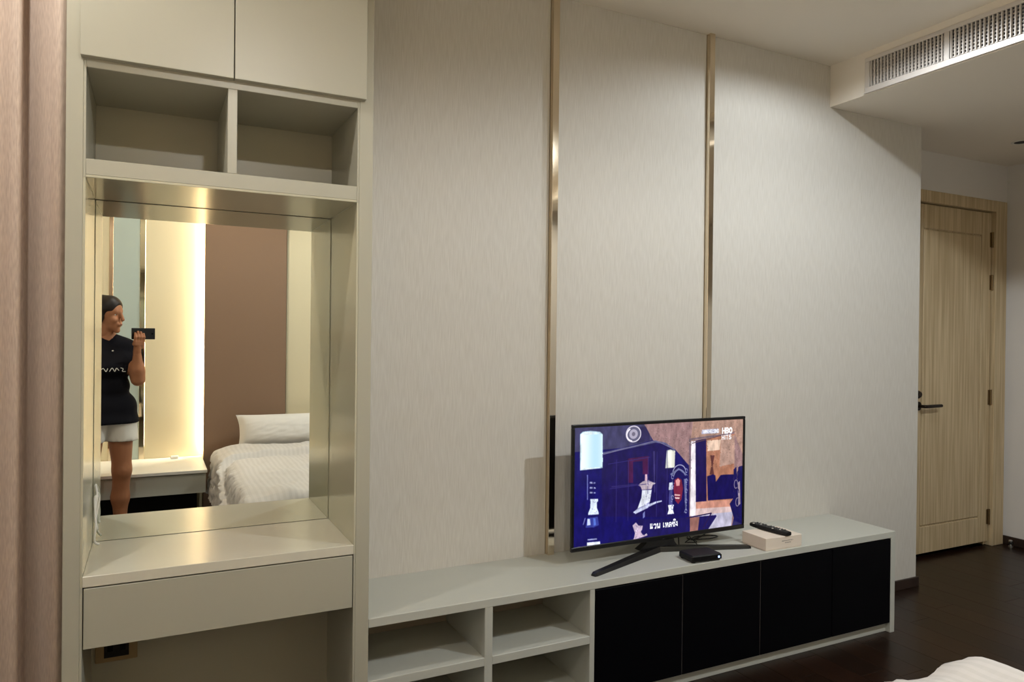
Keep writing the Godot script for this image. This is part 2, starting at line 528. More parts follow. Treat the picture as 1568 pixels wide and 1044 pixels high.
func pic_stroke(pts: Array, w: float, c: Color) -> void:
	for i in pts.size() - 1:
		var a: Vector2 = pts[i]
		var b: Vector2 = pts[i + 1]
		var n := int(a.distance_to(b) / maxf(w * 0.3, 1.0)) + 1
		for k in n + 1:
			var p := a.lerp(b, float(k) / n)
			pic.fill_rect(Rect2i(int(p.x - w / 2), int(p.y - w / 2), int(w), int(w)), c)

func arc_pts(c: Vector2, r: Vector2, a0: float, a1: float, n := 14) -> Array:
	var out := []
	for k in n + 1:
		var a := deg_to_rad(lerpf(a0, a1, float(k) / n))
		out.append(c + Vector2(cos(a) * r.x, -sin(a) * r.y))
	return out

# strokes of letters on a 0..10 grid (y down, base line 10)
const LETTERS := {
	"H": [[0, 0, 0, 10], [6, 0, 6, 10], [0, 5, 6, 5]], "B": [[0, 0, 0, 10], [0, 0, 4, 0, 6, 2.5, 4, 5, 0, 5], [4, 5, 6, 7.5, 4, 10, 0, 10]],
	"I": [[0, 0, 0, 10]], "T": [[0, 0, 6, 0], [3, 0, 3, 10]], "S": [[6, 1, 4, 0, 1, 0, 0, 2.5, 1, 5, 5, 5, 6, 7.5, 5, 10, 1, 10, 0, 9]],
	"V": [[0, 0, 3, 10, 6, 0]], "A": [[0, 10, 3, 0, 6, 10], [1, 7, 5, 7]], "N": [[0, 10, 0, 0, 6, 10, 6, 0]], "E": [[6, 0, 0, 0, 0, 10, 6, 10], [0, 5, 5, 5]],
	"L": [[0, 0, 0, 10, 6, 10]], "G": [[6, 2, 4, 0, 1, 0, 0, 3, 0, 7, 1, 10, 5, 10, 6, 8, 6, 5, 4, 5]],
	"O": [[2, 0, 4, 0, 6, 3, 6, 7, 4, 10, 2, 10, 0, 7, 0, 3, 2, 0]],
	# Thai letters of the subtitle
	"ae": [[1.5, 9, 0, 9, 0, 7.5, 1.5, 7.5, 1.5, 9], [0, 9, 0, 1], [4.8, 9, 3.3, 9, 3.3, 7.5, 4.8, 7.5, 4.8, 9], [3.3, 9, 3.3, 1]],
	"wo": [[3.5, 9, 5, 9, 5, 10, 3.5, 10, 3.5, 9], [5, 10, 5.5, 8, 5.5, 4, 4, 2, 1.5, 2, 0.5, 3.5]],
	"no": [[0.2, 2, 1.5, 2, 1.5, 3.6, 0.2, 3.6, 0.2, 2], [1.5, 3, 1.5, 10, 4, 8, 6, 8, 6, 10, 4.6, 10, 4.6, 8.6], [6, 9, 6, 2]],
	"e": [[1.5, 9, 0, 9, 0, 7.5, 1.5, 7.5, 1.5, 9], [0, 9, 0, 1]],
	"ho": [[0.2, 3.6, 1.4, 3.6, 1.4, 2, 0.2, 2], [1.4, 2, 1.4, 10, 3, 6, 4.5, 5, 6, 6, 6, 10], [3.4, 3.6, 4.4, 2, 6.4, 3.6]],
	"lo": [[1, 8, 2.4, 8, 2.4, 9.8, 0.6, 9.8, 0.4, 6, 2, 5, 4, 6, 6, 8], [6, 10, 6, 4, 4.5, 2, 2, 2, 0.8, 3.4]],
	"so": [[0.3, 4, 1.6, 4, 1.6, 5.6, 0.6, 5.6, 1, 2, 2.6, 2, 2.8, 4, 2.8, 10, 6, 10, 6, 4.4, 4.6, 3.4, 6.6, 1.6]],
	"i": [[-5.2, -1, -4.6, -3, -2, -3.4, -0.4, -1, -5.2, -1]],
	"ngo": [[2, 2, 3.4, 2, 3.4, 3.8, 2, 3.8, 2, 2], [3.4, 3, 4.2, 9.8, 0.2, 6.6]],
}

func pic_text(word: Array, x: float, y: float, sz: float, adv: float, w: float, c: Color) -> void:
	for l in word:
		if l == " ":
			x += adv * 0.8
			continue
		for s in LETTERS[l]:
			var pts := []
			for i in range(0, s.size(), 2): pts.append(Vector2(x + s[i] * sz * 0.1, y + s[i + 1] * sz * 0.1))
			pic_stroke(pts, w, c)
		if l == "i" and word.has("so"): continue
		x += adv * (0.35 if l == "I" else 0.55 if l in ["e"] else 0.9 if l == "ae" else 1.0)

# flat shapes of the film still: red, green, blue, then u, v of each corner
const STILL := [
	[64, 62, 98, -0.003, -0.016, 0.393, 0.006, 0.430, 0.160, 0.261, 0.207, -0.001, 0.213],
	[150, 118, 118, 0.374, -0.003, 1.009, -0.013, 1.024, 1.041, 0.654, 0.841, 0.649, 0.398, 0.563, 0.247, 0.435, 0.161],
	[170, 135, 120, 0.671, -0.012, 1.009, -0.013, 1.015, 0.438, 0.929, 0.146, 0.749, 0.176, 0.657, 0.190],
	[46, 40, 82, 0.345, 0.045, 0.394, 0.045, 0.416, 0.108, 0.417, 0.166, 0.346, 0.173],
	[28, 20, 80, 0.154, 0.233, 0.450, 0.169, 0.506, 0.189, 0.566, 0.254, 0.570, 0.824, 0.160, 0.743],
	[92, 92, 128, 0.154, 0.233, 0.450, 0.166, 0.506, 0.185, 0.566, 0.252, 0.563, 0.264, 0.504, 0.199, 0.450, 0.181, 0.155, 0.247],
	[70, 24, 70, 0.295, 0.296, 0.411, 0.288, 0.413, 0.440, 0.379, 0.435, 0.377, 0.324, 0.324, 0.327, 0.326, 0.498, 0.297, 0.494],
	[60, 52, 112, 0.436, 0.250, 0.447, 0.252, 0.451, 0.597, 0.445, 0.596],
	[48, 40, 100, 0.208, 0.508, 0.350, 0.509, 0.350, 0.518, 0.208, 0.518],
	[176, 205, 222, 0.040, 0.075, 0.054, 0.056, 0.094, 0.052, 0.144, 0.064, 0.158, 0.085, 0.160, 0.355, 0.097, 0.358, 0.042, 0.360],
	[226, 240, 244, 0.043, 0.079, 0.059, 0.059, 0.103, 0.060, 0.111, 0.356, 0.046, 0.358],
	[210, 232, 244, 0.103, 0.060, 0.144, 0.070, 0.149, 0.357, 0.106, 0.356],
	[205, 210, 200, 0.515, 0.253, 0.537, 0.247, 0.565, 0.262, 0.562, 0.402, 0.508, 0.402],
	[235, 236, 226, 0.519, 0.260, 0.547, 0.254, 0.545, 0.401, 0.514, 0.400],
	[120, 100, 110, 0.646, 0.166, 0.929, 0.138, 0.929, 0.154, 0.657, 0.182, 0.665, 0.828, 0.652, 0.828],
	[232, 224, 230, 0.660, 0.190, 0.686, 0.192, 0.694, 0.831, 0.657, 0.830],
	[28, 18, 76, 0.686, 0.189, 0.751, 0.176, 0.758, 0.717, 0.692, 0.716],
	[168, 114, 90, 0.751, 0.176, 0.932, 0.149, 0.931, 0.739, 0.758, 0.717],
	[176, 142, 128, 0.844, 0.185, 0.932, 0.162, 0.933, 0.412, 0.836, 0.430],
	[222, 192, 170, 0.755, 0.192, 0.844, 0.192, 0.837, 0.284, 0.761, 0.286],
	[90, 50, 50, 0.778, 0.323, 0.806, 0.327, 0.798, 0.379, 0.794, 0.417, 0.804, 0.495, 0.775, 0.491, 0.787, 0.409],
	[22, 16, 78, 0.760, 0.504, 0.797, 0.491, 0.812, 0.504, 0.815, 0.561, 0.845, 0.505, 0.865, 0.504, 0.928, 0.509, 0.931, 0.724, 0.767, 0.714],
	[196, 138, 120, 0.692, 0.716, 0.925, 0.732, 0.920, 0.792, 0.693, 0.773],
	[206, 180, 178, 0.693, 0.773, 0.920, 0.792, 0.921, 0.839, 0.692, 0.836],
	[182, 178, 200, 0.665, 0.831, 0.927, 0.839, 0.912, 1.001, 0.659, 0.992],
	[24, 20, 82, 0.928, 0.466, 0.945, 0.444, 0.952, 0.571, 0.959, 0.446, 0.980, 0.441, 0.998, 0.436, 1.005, 1.005, 0.917, 0.987, 0.933, 0.896, 0.905, 0.766, 0.931, 0.716],
	[150, 135, 150, 0.956, 0.587, 0.970, 0.573, 0.975, 0.779, 0.961, 0.792],
	[30, 24, 86, 0.353, 0.803, 0.654, 0.841, 0.819, 0.850, 0.822, 0.862, 0.764, 0.977, 0.474, 0.995, 0.355, 0.982],
	[150, 104, 96, 0.657, 0.842, 0.716, 0.847, 0.706, 0.975, 0.659, 0.985],
	[205, 170, 150, 0.656, 0.961, 0.688, 0.962, 0.683, 0.976, 0.656, 0.976],
	[24, 18, 84, 0.531, 0.456, 0.565, 0.412, 0.585, 0.375, 0.612, 0.419, 0.642, 0.468, 0.647, 0.827, 0.535, 0.806],
	[108, 112, 150, 0.537, 0.453, 0.565, 0.427, 0.586, 0.409, 0.612, 0.434, 0.636, 0.471, 0.632, 0.478, 0.587, 0.424, 0.542, 0.468],
	[92, 96, 140, 0.618, 0.506, 0.636, 0.509, 0.637, 0.778, 0.629, 0.776],
	[118, 36, 62, 0.563, 0.505, 0.583, 0.489, 0.605, 0.511, 0.614, 0.587, 0.605, 0.682, 0.586, 0.716, 0.568, 0.683, 0.557, 0.585],
	[215, 150, 150, 0.569, 0.513, 0.584, 0.498, 0.596, 0.517, 0.593, 0.561, 0.574, 0.561],
	[235, 190, 190, 0.564, 0.628, 0.598, 0.637, 0.596, 0.648, 0.564, 0.640],
	[230, 200, 200, 0.565, 0.652, 0.596, 0.661, 0.592, 0.673, 0.568, 0.666],
	[212, 220, 236, 0.532, 0.526, 0.553, 0.526, 0.553, 0.588, 0.529, 0.587],
	[70, 70, 130, 0.533, 0.587, 0.551, 0.590, 0.553, 0.715, 0.530, 0.710],
	[232, 238, 246, 0.526, 0.713, 0.561, 0.716, 0.555, 0.755, 0.562, 0.793, 0.523, 0.791, 0.531, 0.752],
	[196, 160, 176, 0.392, 0.437, 0.404, 0.438, 0.406, 0.492, 0.391, 0.492],
	[176, 160, 172, 0.353, 0.521, 0.379, 0.494, 0.399, 0.488, 0.424, 0.500, 0.455, 0.520, 0.437, 0.531, 0.429, 0.565, 0.375, 0.563, 0.368, 0.535],
	[216, 220, 232, 0.376, 0.565, 0.431, 0.571, 0.422, 0.665, 0.391, 0.695, 0.352, 0.712, 0.373, 0.627],
	[150, 150, 190, 0.352, 0.712, 0.327, 0.742, 0.343, 0.754, 0.411, 0.718, 0.422, 0.665, 0.381, 0.701],
	[190, 196, 224, 0.328, 0.736, 0.411, 0.689, 0.456, 0.671, 0.489, 0.668, 0.491, 0.678, 0.461, 0.686, 0.416, 0.710, 0.341, 0.756],
	[110, 115, 175, 0.382, 0.758, 0.394, 0.739, 0.394, 0.789, 0.383, 0.801],
	[210, 222, 238, 0.096, 0.593, 0.137, 0.598, 0.138, 0.617, 0.132, 0.624, 0.132, 0.668, 0.142, 0.709, 0.142, 0.723, 0.087, 0.718, 0.087, 0.701, 0.097, 0.665, 0.098, 0.616],
	[56, 64, 150, 0.085, 0.742, 0.137, 0.741, 0.143, 0.809, 0.116, 0.822, 0.073, 0.816],
	[190, 200, 230, 0.083, 0.748, 0.096, 0.751, 0.100, 0.800, 0.082, 0.801],
	[84, 110, 200, 0.112, 0.747, 0.124, 0.750, 0.129, 0.806, 0.116, 0.809],
	[222, 228, 244, 0.082, 0.935, 0.150, 0.940, 0.152, 0.968, 0.082, 0.968],
	[150, 156, 200, 0.085, 0.909, 0.134, 0.912, 0.134, 0.923, 0.085, 0.920],
	[110, 116, 180, 0.078, 0.399, 0.083, 0.400, 0.085, 0.598, 0.080, 0.597],
	[110, 116, 180, 0.069, 0.739, 0.074, 0.740, 0.064, 0.792, 0.059, 0.791],
	[150, 156, 200, 0.093, 0.456, 0.107, 0.458, 0.107, 0.472, 0.093, 0.470],
	[130, 136, 190, 0.113, 0.462, 0.123, 0.463, 0.123, 0.474, 0.113, 0.473],
	[150, 156, 200, 0.093, 0.497, 0.108, 0.499, 0.108, 0.513, 0.093, 0.511],
	[130, 136, 190, 0.113, 0.503, 0.124, 0.505, 0.124, 0.516, 0.113, 0.514],
	[150, 156, 200, 0.094, 0.535, 0.108, 0.538, 0.108, 0.551, 0.094, 0.549],
	[130, 136, 190, 0.113, 0.541, 0.124, 0.543, 0.124, 0.554, 0.113, 0.552],
	[200, 180, 204, 0.325, 0.847, 0.344, 0.825, 0.359, 0.854, 0.383, 0.859, 0.379, 0.894, 0.364, 0.920, 0.340, 0.914],
	[190, 168, 190, 0.340, 0.907, 0.369, 0.899, 0.384, 0.938, 0.409, 0.934, 0.409, 0.945, 0.384, 0.954, 0.355, 0.961, 0.326, 0.972, 0.335, 0.949],
	[210, 200, 215, 0.321, 0.963, 0.394, 0.969, 0.414, 0.970, 0.414, 0.978, 0.321, 0.977],
	[120, 104, 130, 0.032, 0.959, 0.619, 0.986, 0.999, 0.988, 0.999, 0.998, 0.619, 0.998, 0.033, 0.973],
	[172, 172, 196, 0.722, 0.098, 0.826, 0.094, 0.826, 0.134, 0.722, 0.134],
]

func screen_texture() -> ImageTexture:
	pic = Image.create_empty(PW, PH, false, Image.FORMAT_RGB8)
	pic.fill(Color8(22, 18, 92))
	for s in STILL:
		var pts := PackedVector2Array()
		for i in range(3, s.size(), 2): pts.append(Vector2(s[i] * PW, s[i + 1] * PH))
		fill_poly(pts, Color8(s[0], s[1], s[2]))
	# a soft picture: broad shapes blur into each other
	pic.resize(300, 169, Image.INTERPOLATE_LANCZOS)
	pic.resize(PW, PH, Image.INTERPOLATE_CUBIC)
	var n := FastNoiseLite.new()
	n.seed = 9
	n.frequency = 0.012
	n.fractal_octaves = 4
	for y in range(0, PH, 3):
		for x in range(0, PW, 3):
			var c := pic.get_pixel(x, y)
			var f := 1.0 + 0.2 * n.get_noise_2d(x * 1.6, y * 0.8)
			pic.fill_rect(Rect2i(x, y, 3, 3), Color(minf(c.r * f, 1), minf(c.g * f, 1), minf(c.b * f, 1)))
	# mouldings of the cupboard, carved leaves and table edges
	for q in [[0.235, 0.30, 0.235, 0.80], [0.30, 0.32, 0.30, 0.80], [0.41, 0.30, 0.41, 0.60], [0.46, 0.26, 0.46, 0.80], [0.19, 0.33, 0.42, 0.30], [0.20, 0.53, 0.40, 0.52], [0.52, 0.24, 0.52, 0.80]]:
		pic_stroke([Vector2(q[0] * PW, q[1] * PH), Vector2(q[2] * PW, q[3] * PH)], 4, Color8(52, 44, 112))
	pic_stroke([Vector2(0.16 * PW, 0.25 * PH), Vector2(0.45 * PW, 0.165 * PH), Vector2(0.56 * PW, 0.25 * PH)], 4, Color8(112, 108, 140))
	pic_stroke([Vector2(0.668 * PW, 0.21 * PH), Vector2(0.93 * PW, 0.135 * PH)], 5, Color8(92, 66, 76))
	pic_stroke([Vector2(0.655 * PW, 0.23 * PH), Vector2(0.655 * PW, 0.82 * PH)], 5, Color8(100, 80, 104))
	pic_stroke(arc_pts(Vector2(0.592 * PW, 0.46 * PH), Vector2(58, 60), 20, 160, 14), 6, Color8(150, 150, 186))
	pic_stroke(arc_pts(Vector2(0.592 * PW, 0.50 * PH), Vector2(50, 60), 20, 160, 14), 5, Color8(120, 122, 168))
	pic_stroke(arc_pts(Vector2(0.93 * PW, 0.62 * PH), Vector2(30, 60), 100, 260, 14), 10, Color8(24, 20, 78))
	pic_stroke([Vector2(0.64 * PW, 0.845 * PH), Vector2(0.79 * PW, 0.83 * PH), Vector2(0.74 * PW, 0.95 * PH)], 8, Color8(40, 26, 70))
	var rng := RandomNumberGenerator.new()
	rng.seed = 4
	# wax of the two candles: pale streaks down the side
	for q in [[0.052, 0.170, 0.085, 0.345, Color8(236, 248, 250), Color8(186, 222, 238)], [0.532, 0.578, 0.265, 0.395, Color8(246, 246, 236), Color8(214, 214, 200)]]:
		var x0 := int(q[0] * PW)
		var x1 := int(q[1] * PW)
		for x in range(x0, x1, 2):
			var f := float(x - x0) / (x1 - x0)
			var c: Color = q[4].lerp(q[5], 0.5 - 0.5 * cos(f * 5.2))
			for y in range(int(q[2] * PH), int(q[3] * PH), 2):
				if pic.get_pixel(x, y).g > 0.68: pic.fill_rect(Rect2i(x, y, 2, 2), c)
	# glints on silver: ewer, lamp stems, figurine
	for q in [[0.40, 0.47, 0.45, 0.53, 60], [0.385, 0.45, 0.60, 0.74, 40], [0.075, 0.135, 0.47, 0.78, 60], [0.345, 0.44, 0.82, 0.99, 120], [0.53, 0.575, 0.50, 0.80, 50]]:
		for k in int(q[4]):
			var p := Vector2(rng.randf_range(q[0], q[1]) * PW, rng.randf_range(q[2], q[3]) * PH)
			var d := Vector2(rng.randf_range(-14, 14), rng.randf_range(-10, 10))
			var c := pic.get_pixel(clampi(int(p.x), 0, PW - 1), clampi(int(p.y), 0, PH - 1))
			if c.get_luminance() > 0.32: pic_stroke([p, p + d * 0.7], 3, c.lerp(Color8(70, 62, 124), 0.5) if k % 2 else c.lerp(Color.WHITE, 0.5))
	# turned spindles of the chair at the edge and carving of the chair back
	for k in 5:
		pic_stroke(arc_pts(Vector2(rng.randf_range(0.93, 0.975) * PW, (0.52 + 0.08 * k) * PH), Vector2(16, 30), 0, 300, 12), 6, Color8(120, 110, 138) if k % 2 else Color8(26, 20, 74))
	for k in 9:
		pic_stroke(arc_pts(Vector2((0.552 if k % 2 else 0.634) * PW, (0.44 + 0.043 * k) * PH), Vector2(9, 14), 0, 320, 8), 4, Color8(132, 134, 178))
	# round metal dish on the cupboard
	var ctr := Vector2(0.326 * PW, 0.100 * PH)
	fill_poly(PackedVector2Array(arc_pts(ctr, Vector2(60, 54), 0, 360, 30)), Color8(96, 94, 120))
	pic_stroke(arc_pts(ctr, Vector2(58, 52), 0, 360, 40), 7, Color8(206, 200, 214))
	fill_poly(PackedVector2Array(arc_pts(ctr, Vector2(34, 32), 0, 360, 24)), Color8(170, 164, 184))
	fill_poly(PackedVector2Array(arc_pts(ctr, Vector2(14, 14), 0, 360, 16)), Color8(110, 104, 124))
	pic_stroke(arc_pts(ctr + Vector2(-6, 4), Vector2(46, 42), 120, 260, 16), 8, Color8(236, 230, 240))
	# carved chair: light specks
	for k in 70:
		var u := rng.randf_range(0.545, 0.64)
		var v := rng.randf_range(0.40, 0.80)
		if absf(u - 0.592) > 0.03: pic.fill_rect(Rect2i(int(u * PW), int(v * PH), 6, 5), Color8(120, 124, 160))
	# mottled plaster
	for k in 900:
		var u := rng.randf_range(0.42, 0.99)
		var v := rng.randf_range(0.03, 0.45)
		var x := int(u * PW)
		var y := int(v * PH)
		var c := pic.get_pixel(x, y)
		if c.r > c.b and c.r > 0.4 and c.r < 0.75:
			pic.fill_rect(Rect2i(x, y, 9, 6), c.darkened(0.1) if k % 2 else c.lightened(0.08))
	pic_text(["V", "A", "N", " ", "H", "E", "L", "S", "I", "N", "G"], 0.733 * PW, 0.104 * PH, 22, 14, 4, Color8(245, 245, 250))
	pic_text(["H", "B", "O"], 0.855 * PW, 0.098 * PH, 36, 32, 9, Color8(250, 250, 252))
	pic_text(["H", "I", "T", "S"], 0.852 * PW, 0.160 * PH, 28, 28, 6, Color8(245, 245, 250))
	pic_text(["ae", "wo", "no"], 0.427 * PW, 0.852 * PH, 36, 29, 7, Color8(245, 248, 255))
	pic_text(["e", "ho", "lo", "so", "i", "ngo"], 0.502 * PW, 0.855 * PH, 36, 29, 6, Color8(245, 248, 255))
	pic.resize(720, 405, Image.INTERPOLATE_LANCZOS)
	return ImageTexture.create_from_image(pic)

func television() -> void:
	var x0 := 1.478
	var x1 := 2.384
	var y0 := 0.536
	var y1 := 1.0395
	var zf := 0.200
	var t := thing("television", "black flat screen television showing a candlelit film scene on the console", "television", Vector3(1.93, 0.48, 0.2))
	# rear housing: slim panel with a thicker lower back
	var back := wmi(t, "rear_housing", bx(x0 + 0.006, y0 + 0.006, zf - 0.024, x1 - 0.006, y1 - 0.006, zf - 0.008, 0.004), M.black_matt)
	wmi(back, "electronics_bulge", bx(x0 + 0.12, y0 + 0.01, zf - 0.058, x1 - 0.12, y0 + 0.30, zf - 0.022, 0.012), M.black_matt)
	# bezel of four bars
	var b := 0.013
	for r in [[x0, y1 - b, x1, y1], [x0, y0, x1, y0 + 0.019], [x0, y0 + 0.019, x0 + b, y1 - b], [x1 - b, y0 + 0.019, x1, y1 - b]]:
		wmi(t, "bezel", bx(r[0], r[1], zf - 0.014, r[2], r[3], zf, 0.0025), M.black)
	# screen
	var st := st_new()
	var u := func(x: float, y: float) -> Vector2: return Vector2((x - x0) / (x1 - x0), (y1 - y) / (y1 - y0))
	var q := [Vector2(x0 + b, y0 + 0.019), Vector2(x0 + b, y1 - b), Vector2(x1 - b, y1 - b), Vector2(x1 - b, y0 + 0.019)]
	for k in [0, 1, 2, 0, 2, 3]:
		st.set_normal(Vector3(0, 0, 1))
		st.set_uv(u.call(q[k].x, q[k].y))
		st.add_vertex(Vector3(q[k].x, q[k].y, zf - 0.004))
	var sm := mat(rgb(3, 3, 5), 0.12, 0.0, 0.5)
	sm.emission_enabled = true
	sm.emission_texture = screen_texture()
	sm.emission_energy_multiplier = 1.15
	sm.texture_repeat = false
	wmi(t, "screen", st.commit(), sm).set_meta("label", "lit screen with Thai subtitle")
	# stand: neck and two splayed feet
	var s := st_new()
	var neck := [Vector3(1.93, 0.494, 0.152), Vector3(1.93, 0.52, 0.162), Vector3(1.93, 0.56, 0.168)]
	for i in 2:
		var hw: float = [0.10, 0.075, 0.06][i]
		var hw2: float = [0.10, 0.075, 0.06][i + 1]
		var a: Vector3 = neck[i]
		var c: Vector3 = neck[i + 1]
		var p := [a + Vector3(-hw, 0, 0.018), a + Vector3(hw, 0, 0.018), c + Vector3(hw2, 0, 0.014), c + Vector3(-hw2, 0, 0.014)]
		var o := [a + Vector3(-hw, 0, -0.018), a + Vector3(hw, 0, -0.018), c + Vector3(hw2, 0, -0.014), c + Vector3(-hw2, 0, -0.014)]
		quad(s, p[0], p[1], p[2], p[3], Vector3(0, 0.2, 1).normalized())
		quad(s, o[0], o[1], o[2], o[3], Vector3(0, 0, -1))
		quad(s, p[0], o[0], o[3], p[3], Vector3(-1, 0.3, 0).normalized())
		quad(s, p[1], o[1], o[2], p[2], Vector3(1, 0.3, 0).normalized())
	wmi(t, "stand_neck", s.commit(), M.black)
	for f in [[Vector3(1.955, 0, 0.150), Vector3(1.499, 0, 0.326)], [Vector3(1.90, 0, 0.150), Vector3(2.326, 0, 0.294)]]:
		var a: Vector3 = f[0]
		var c: Vector3 = f[1]
		var d := (c - a).normalized()
		var n := d.cross(Vector3.UP) * (1.0 if d.x < 0 else -1.0)
		s = st_new()
		var pr := []
		for e in [[a, 0.024, 0.022], [c - d * 0.012, 0.014, 0.013], [c, 0.010, 0.009]]:
			var h: float = e[2]
			var w: float = e[1]
			var k: Vector3 = e[0]
			pr.append([k + n * w + Vector3.UP * 0.480, k + n * w * 0.7 + Vector3.UP * (0.480 + h), k - n * w * 0.7 + Vector3.UP * (0.480 + h), k - n * w + Vector3.UP * 0.480])
		for i in 2:
			for k in 4:
				var qa: Vector3 = pr[i][k]
				var qb: Vector3 = pr[i][(k + 1) % 4]
				var qc: Vector3 = pr[i + 1][(k + 1) % 4]
				var qd: Vector3 = pr[i + 1][k]
				var mid: Vector3 = (a + c) / 2.0 + Vector3.UP * 0.488
				var nn := (qb - qa).cross(qd - qa).normalized()
				if nn.dot((qa + qb + qc + qd) / 4.0 - mid) < 0: nn = -nn
				quad(s, qa, qb, qc, qd, nn)
		quad(s, pr[2][0], pr[2][1], pr[2][2], pr[2][3], d)
		quad(s, pr[0][0], pr[0][1], pr[0][2], pr[0][3], -d)
		wmi(t, "stand_foot", s.commit(), M.black)
	wmi(t, "status_light", bx(1.925, y0 + 0.004, zf, 1.935, y0 + 0.007, zf + 0.0008, 0.0002), M.button)

func curve(pts: Array, n := 6) -> Array:
	var c := Curve3D.new()
	for i in pts.size():
		var a: Vector3 = pts[maxi(i - 1, 0)]
		var b: Vector3 = pts[mini(i + 1, pts.size() - 1)]
		c.add_point(pts[i], -(b - a) / 6.0, (b - a) / 6.0)
	var out := []
	for i in pts.size() - 1:
		for k in n: out.append(c.sample(i, float(k) / n))
	out.append(pts[-1])
	return out

func console_things() -> void:
	var top := 0.480
	# set-top box
	var b := thing("set_top_box", "small black set-top box with a blue light in front of the television stand", "set-top box", Vector3(2.02, top, 0.325))
	b.rotation.y = deg_to_rad(-4)
	mi(b, "body", bx(-0.073, 0.003, -0.048, 0.073, 0.030, 0.048, 0.006), M.black_matt)
	mi(b, "front_strip", bx(-0.070, 0.008, 0.0475, 0.070, 0.026, 0.0492, 0.0006), M.black)
	mi(b, "status_light", bx(0.052, 0.013, 0.0485, 0.060, 0.021, 0.0502, 0.0005), glow(Color(0.55, 0.7, 1.0), 2.5))
	for sx in [-1, 1]: for sz in [-1, 1]:
		mi(b, "foot", bx(sx * 0.06 - 0.006, 0, sz * 0.036 - 0.006, sx * 0.06 + 0.006, 0.004, sz * 0.036 + 0.006, 0.0005), M.black_matt)
	# carton
	var c := thing("cardboard_box", "flat white cardboard box printed with two lines on the console", "box", Vector3(2.452, top, 0.295))
	c.rotation.y = deg_to_rad(-2)
	mi(c, "tray", bx(-0.1015, 0, -0.0705, 0.1015, 0.052, 0.0705, 0.0012), M.carton)
	mi(c, "lid", bx(-0.103, 0.004, -0.072, 0.103, 0.054, 0.072, 0.0015), M.carton)
	var st := st_new()
	var rng := RandomNumberGenerator.new()
	rng.seed = 12
	for row in 2:
		var x: float = [-0.012, 0.006][row]
		while x < [0.052, 0.040][row]:
			var w := rng.randf_range(0.0022, 0.0042)
			var y: float = [0.033, 0.024][row]
			var hh := rng.randf_range(0.003, 0.0048)
			cbox(st, Vector3(x, y, 0.0718), Vector3(x + w * 0.35, y + hh, 0.0722), 0.0)
			cbox(st, Vector3(x, y + hh * rng.randf_range(0.0, 0.8), 0.0718), Vector3(x + w, y + hh * 0.8 + 0.0008, 0.0722), 0.0)
			x += w + rng.randf_range(0.001, 0.0026)
	mi(c, "print", st.commit(), M.ink)
	# remote control on the carton
	var r := thing("remote_control", "black remote control with many buttons on the cardboard box", "remote control", Vector3(2.462, top + 0.054, 0.275))
	r.rotation.y = deg_to_rad(6)
	st = st_new()
	var rows := []
	for i in 13:
		var z := lerpf(-0.098, 0.098, i / 12.0)
		var e := 1.0 - pow(absf(i - 6.0) / 6.0, 6.0) * 0.35
		var ring := []
		for k in 16:
			var a := TAU * k / 16.0
			var px := signf(cos(a)) * pow(absf(cos(a)), 0.5) * 0.0245 * e
			var py := signf(sin(a)) * pow(absf(sin(a)), 0.6) * 0.009 * (0.8 + 0.2 * e)
			ring.append(Vector3(px, 0.0095 + py, z))
		rows.append(ring)
	mi(r, "body", flip_out(grid_mesh(rows, true)), M.black_matt)
	mi(r, "end_cap", bx(-0.0155, 0.004, 0.0965, 0.0155, 0.0155, 0.0992, 0.001), M.black_matt)
	mi(r, "end_cap", bx(-0.0155, 0.004, -0.0992, 0.0155, 0.0155, -0.0965, 0.001), M.black_matt)
	var key := cb(0.0085, 0.003, 0.0065, 0.001)
	for i in 11:
		for k in 3:
			mi(r, "button", key, M.button if (i * 3 + k) % 7 else M.vent, Transform3D(Basis(), Vector3(-0.0135 + 0.0135 * k, 0.0188, -0.078 + 0.0145 * i)))
	# cables that hang behind the screen
	var runs := [
		[[Vector3(2.06, 0.56, 0.138), Vector3(2.058, 0.515, 0.142), Vector3(2.03, 0.487, 0.19), Vector3(2.06, 0.484, 0.23), Vector3(2.045, 0.49, 0.277)], 0.0028, "thin black cable running from the television to the set-top box"],
		[[Vector3(2.11, 0.57, 0.138), Vector3(2.115, 0.515, 0.15), Vector3(2.145, 0.492, 0.16), Vector3(2.12, 0.485, 0.13), Vector3(2.09, 0.494, 0.15), Vector3(2.11, 0.51, 0.17), Vector3(2.10, 0.484, 0.235), Vector3(2.055, 0.49, 0.275)], 0.0022, "knotted black cable behind the set-top box"],
		[[Vector3(2.25, 0.57, 0.136), Vector3(2.22, 0.51, 0.125), Vector3(2.17, 0.484, 0.10), Vector3(2.21, 0.484, 0.07), Vector3(2.28, 0.485, 0.075), Vector3(2.31, 0.486, 0.11), Vector3(2.24, 0.486, 0.125), Vector3(2.16, 0.486, 0.09), Vector3(2.20, 0.484, 0.04), Vector3(2.26, 0.484, 0.006)], 0.0030, "looped black power cable on the console by the cardboard box"],
	]
	for k in runs.size():
		var s := st_new()
		tube(s, curve(runs[k][0], 7), runs[k][1], 8)
		if k < 2: wmi(get_node("television"), "cable", s.commit(), M.black).set_meta("label", runs[k][2])   # plugged into the set
		else: tag(mi(self, "cable", s.commit(), M.black), runs[k][2], "cable")

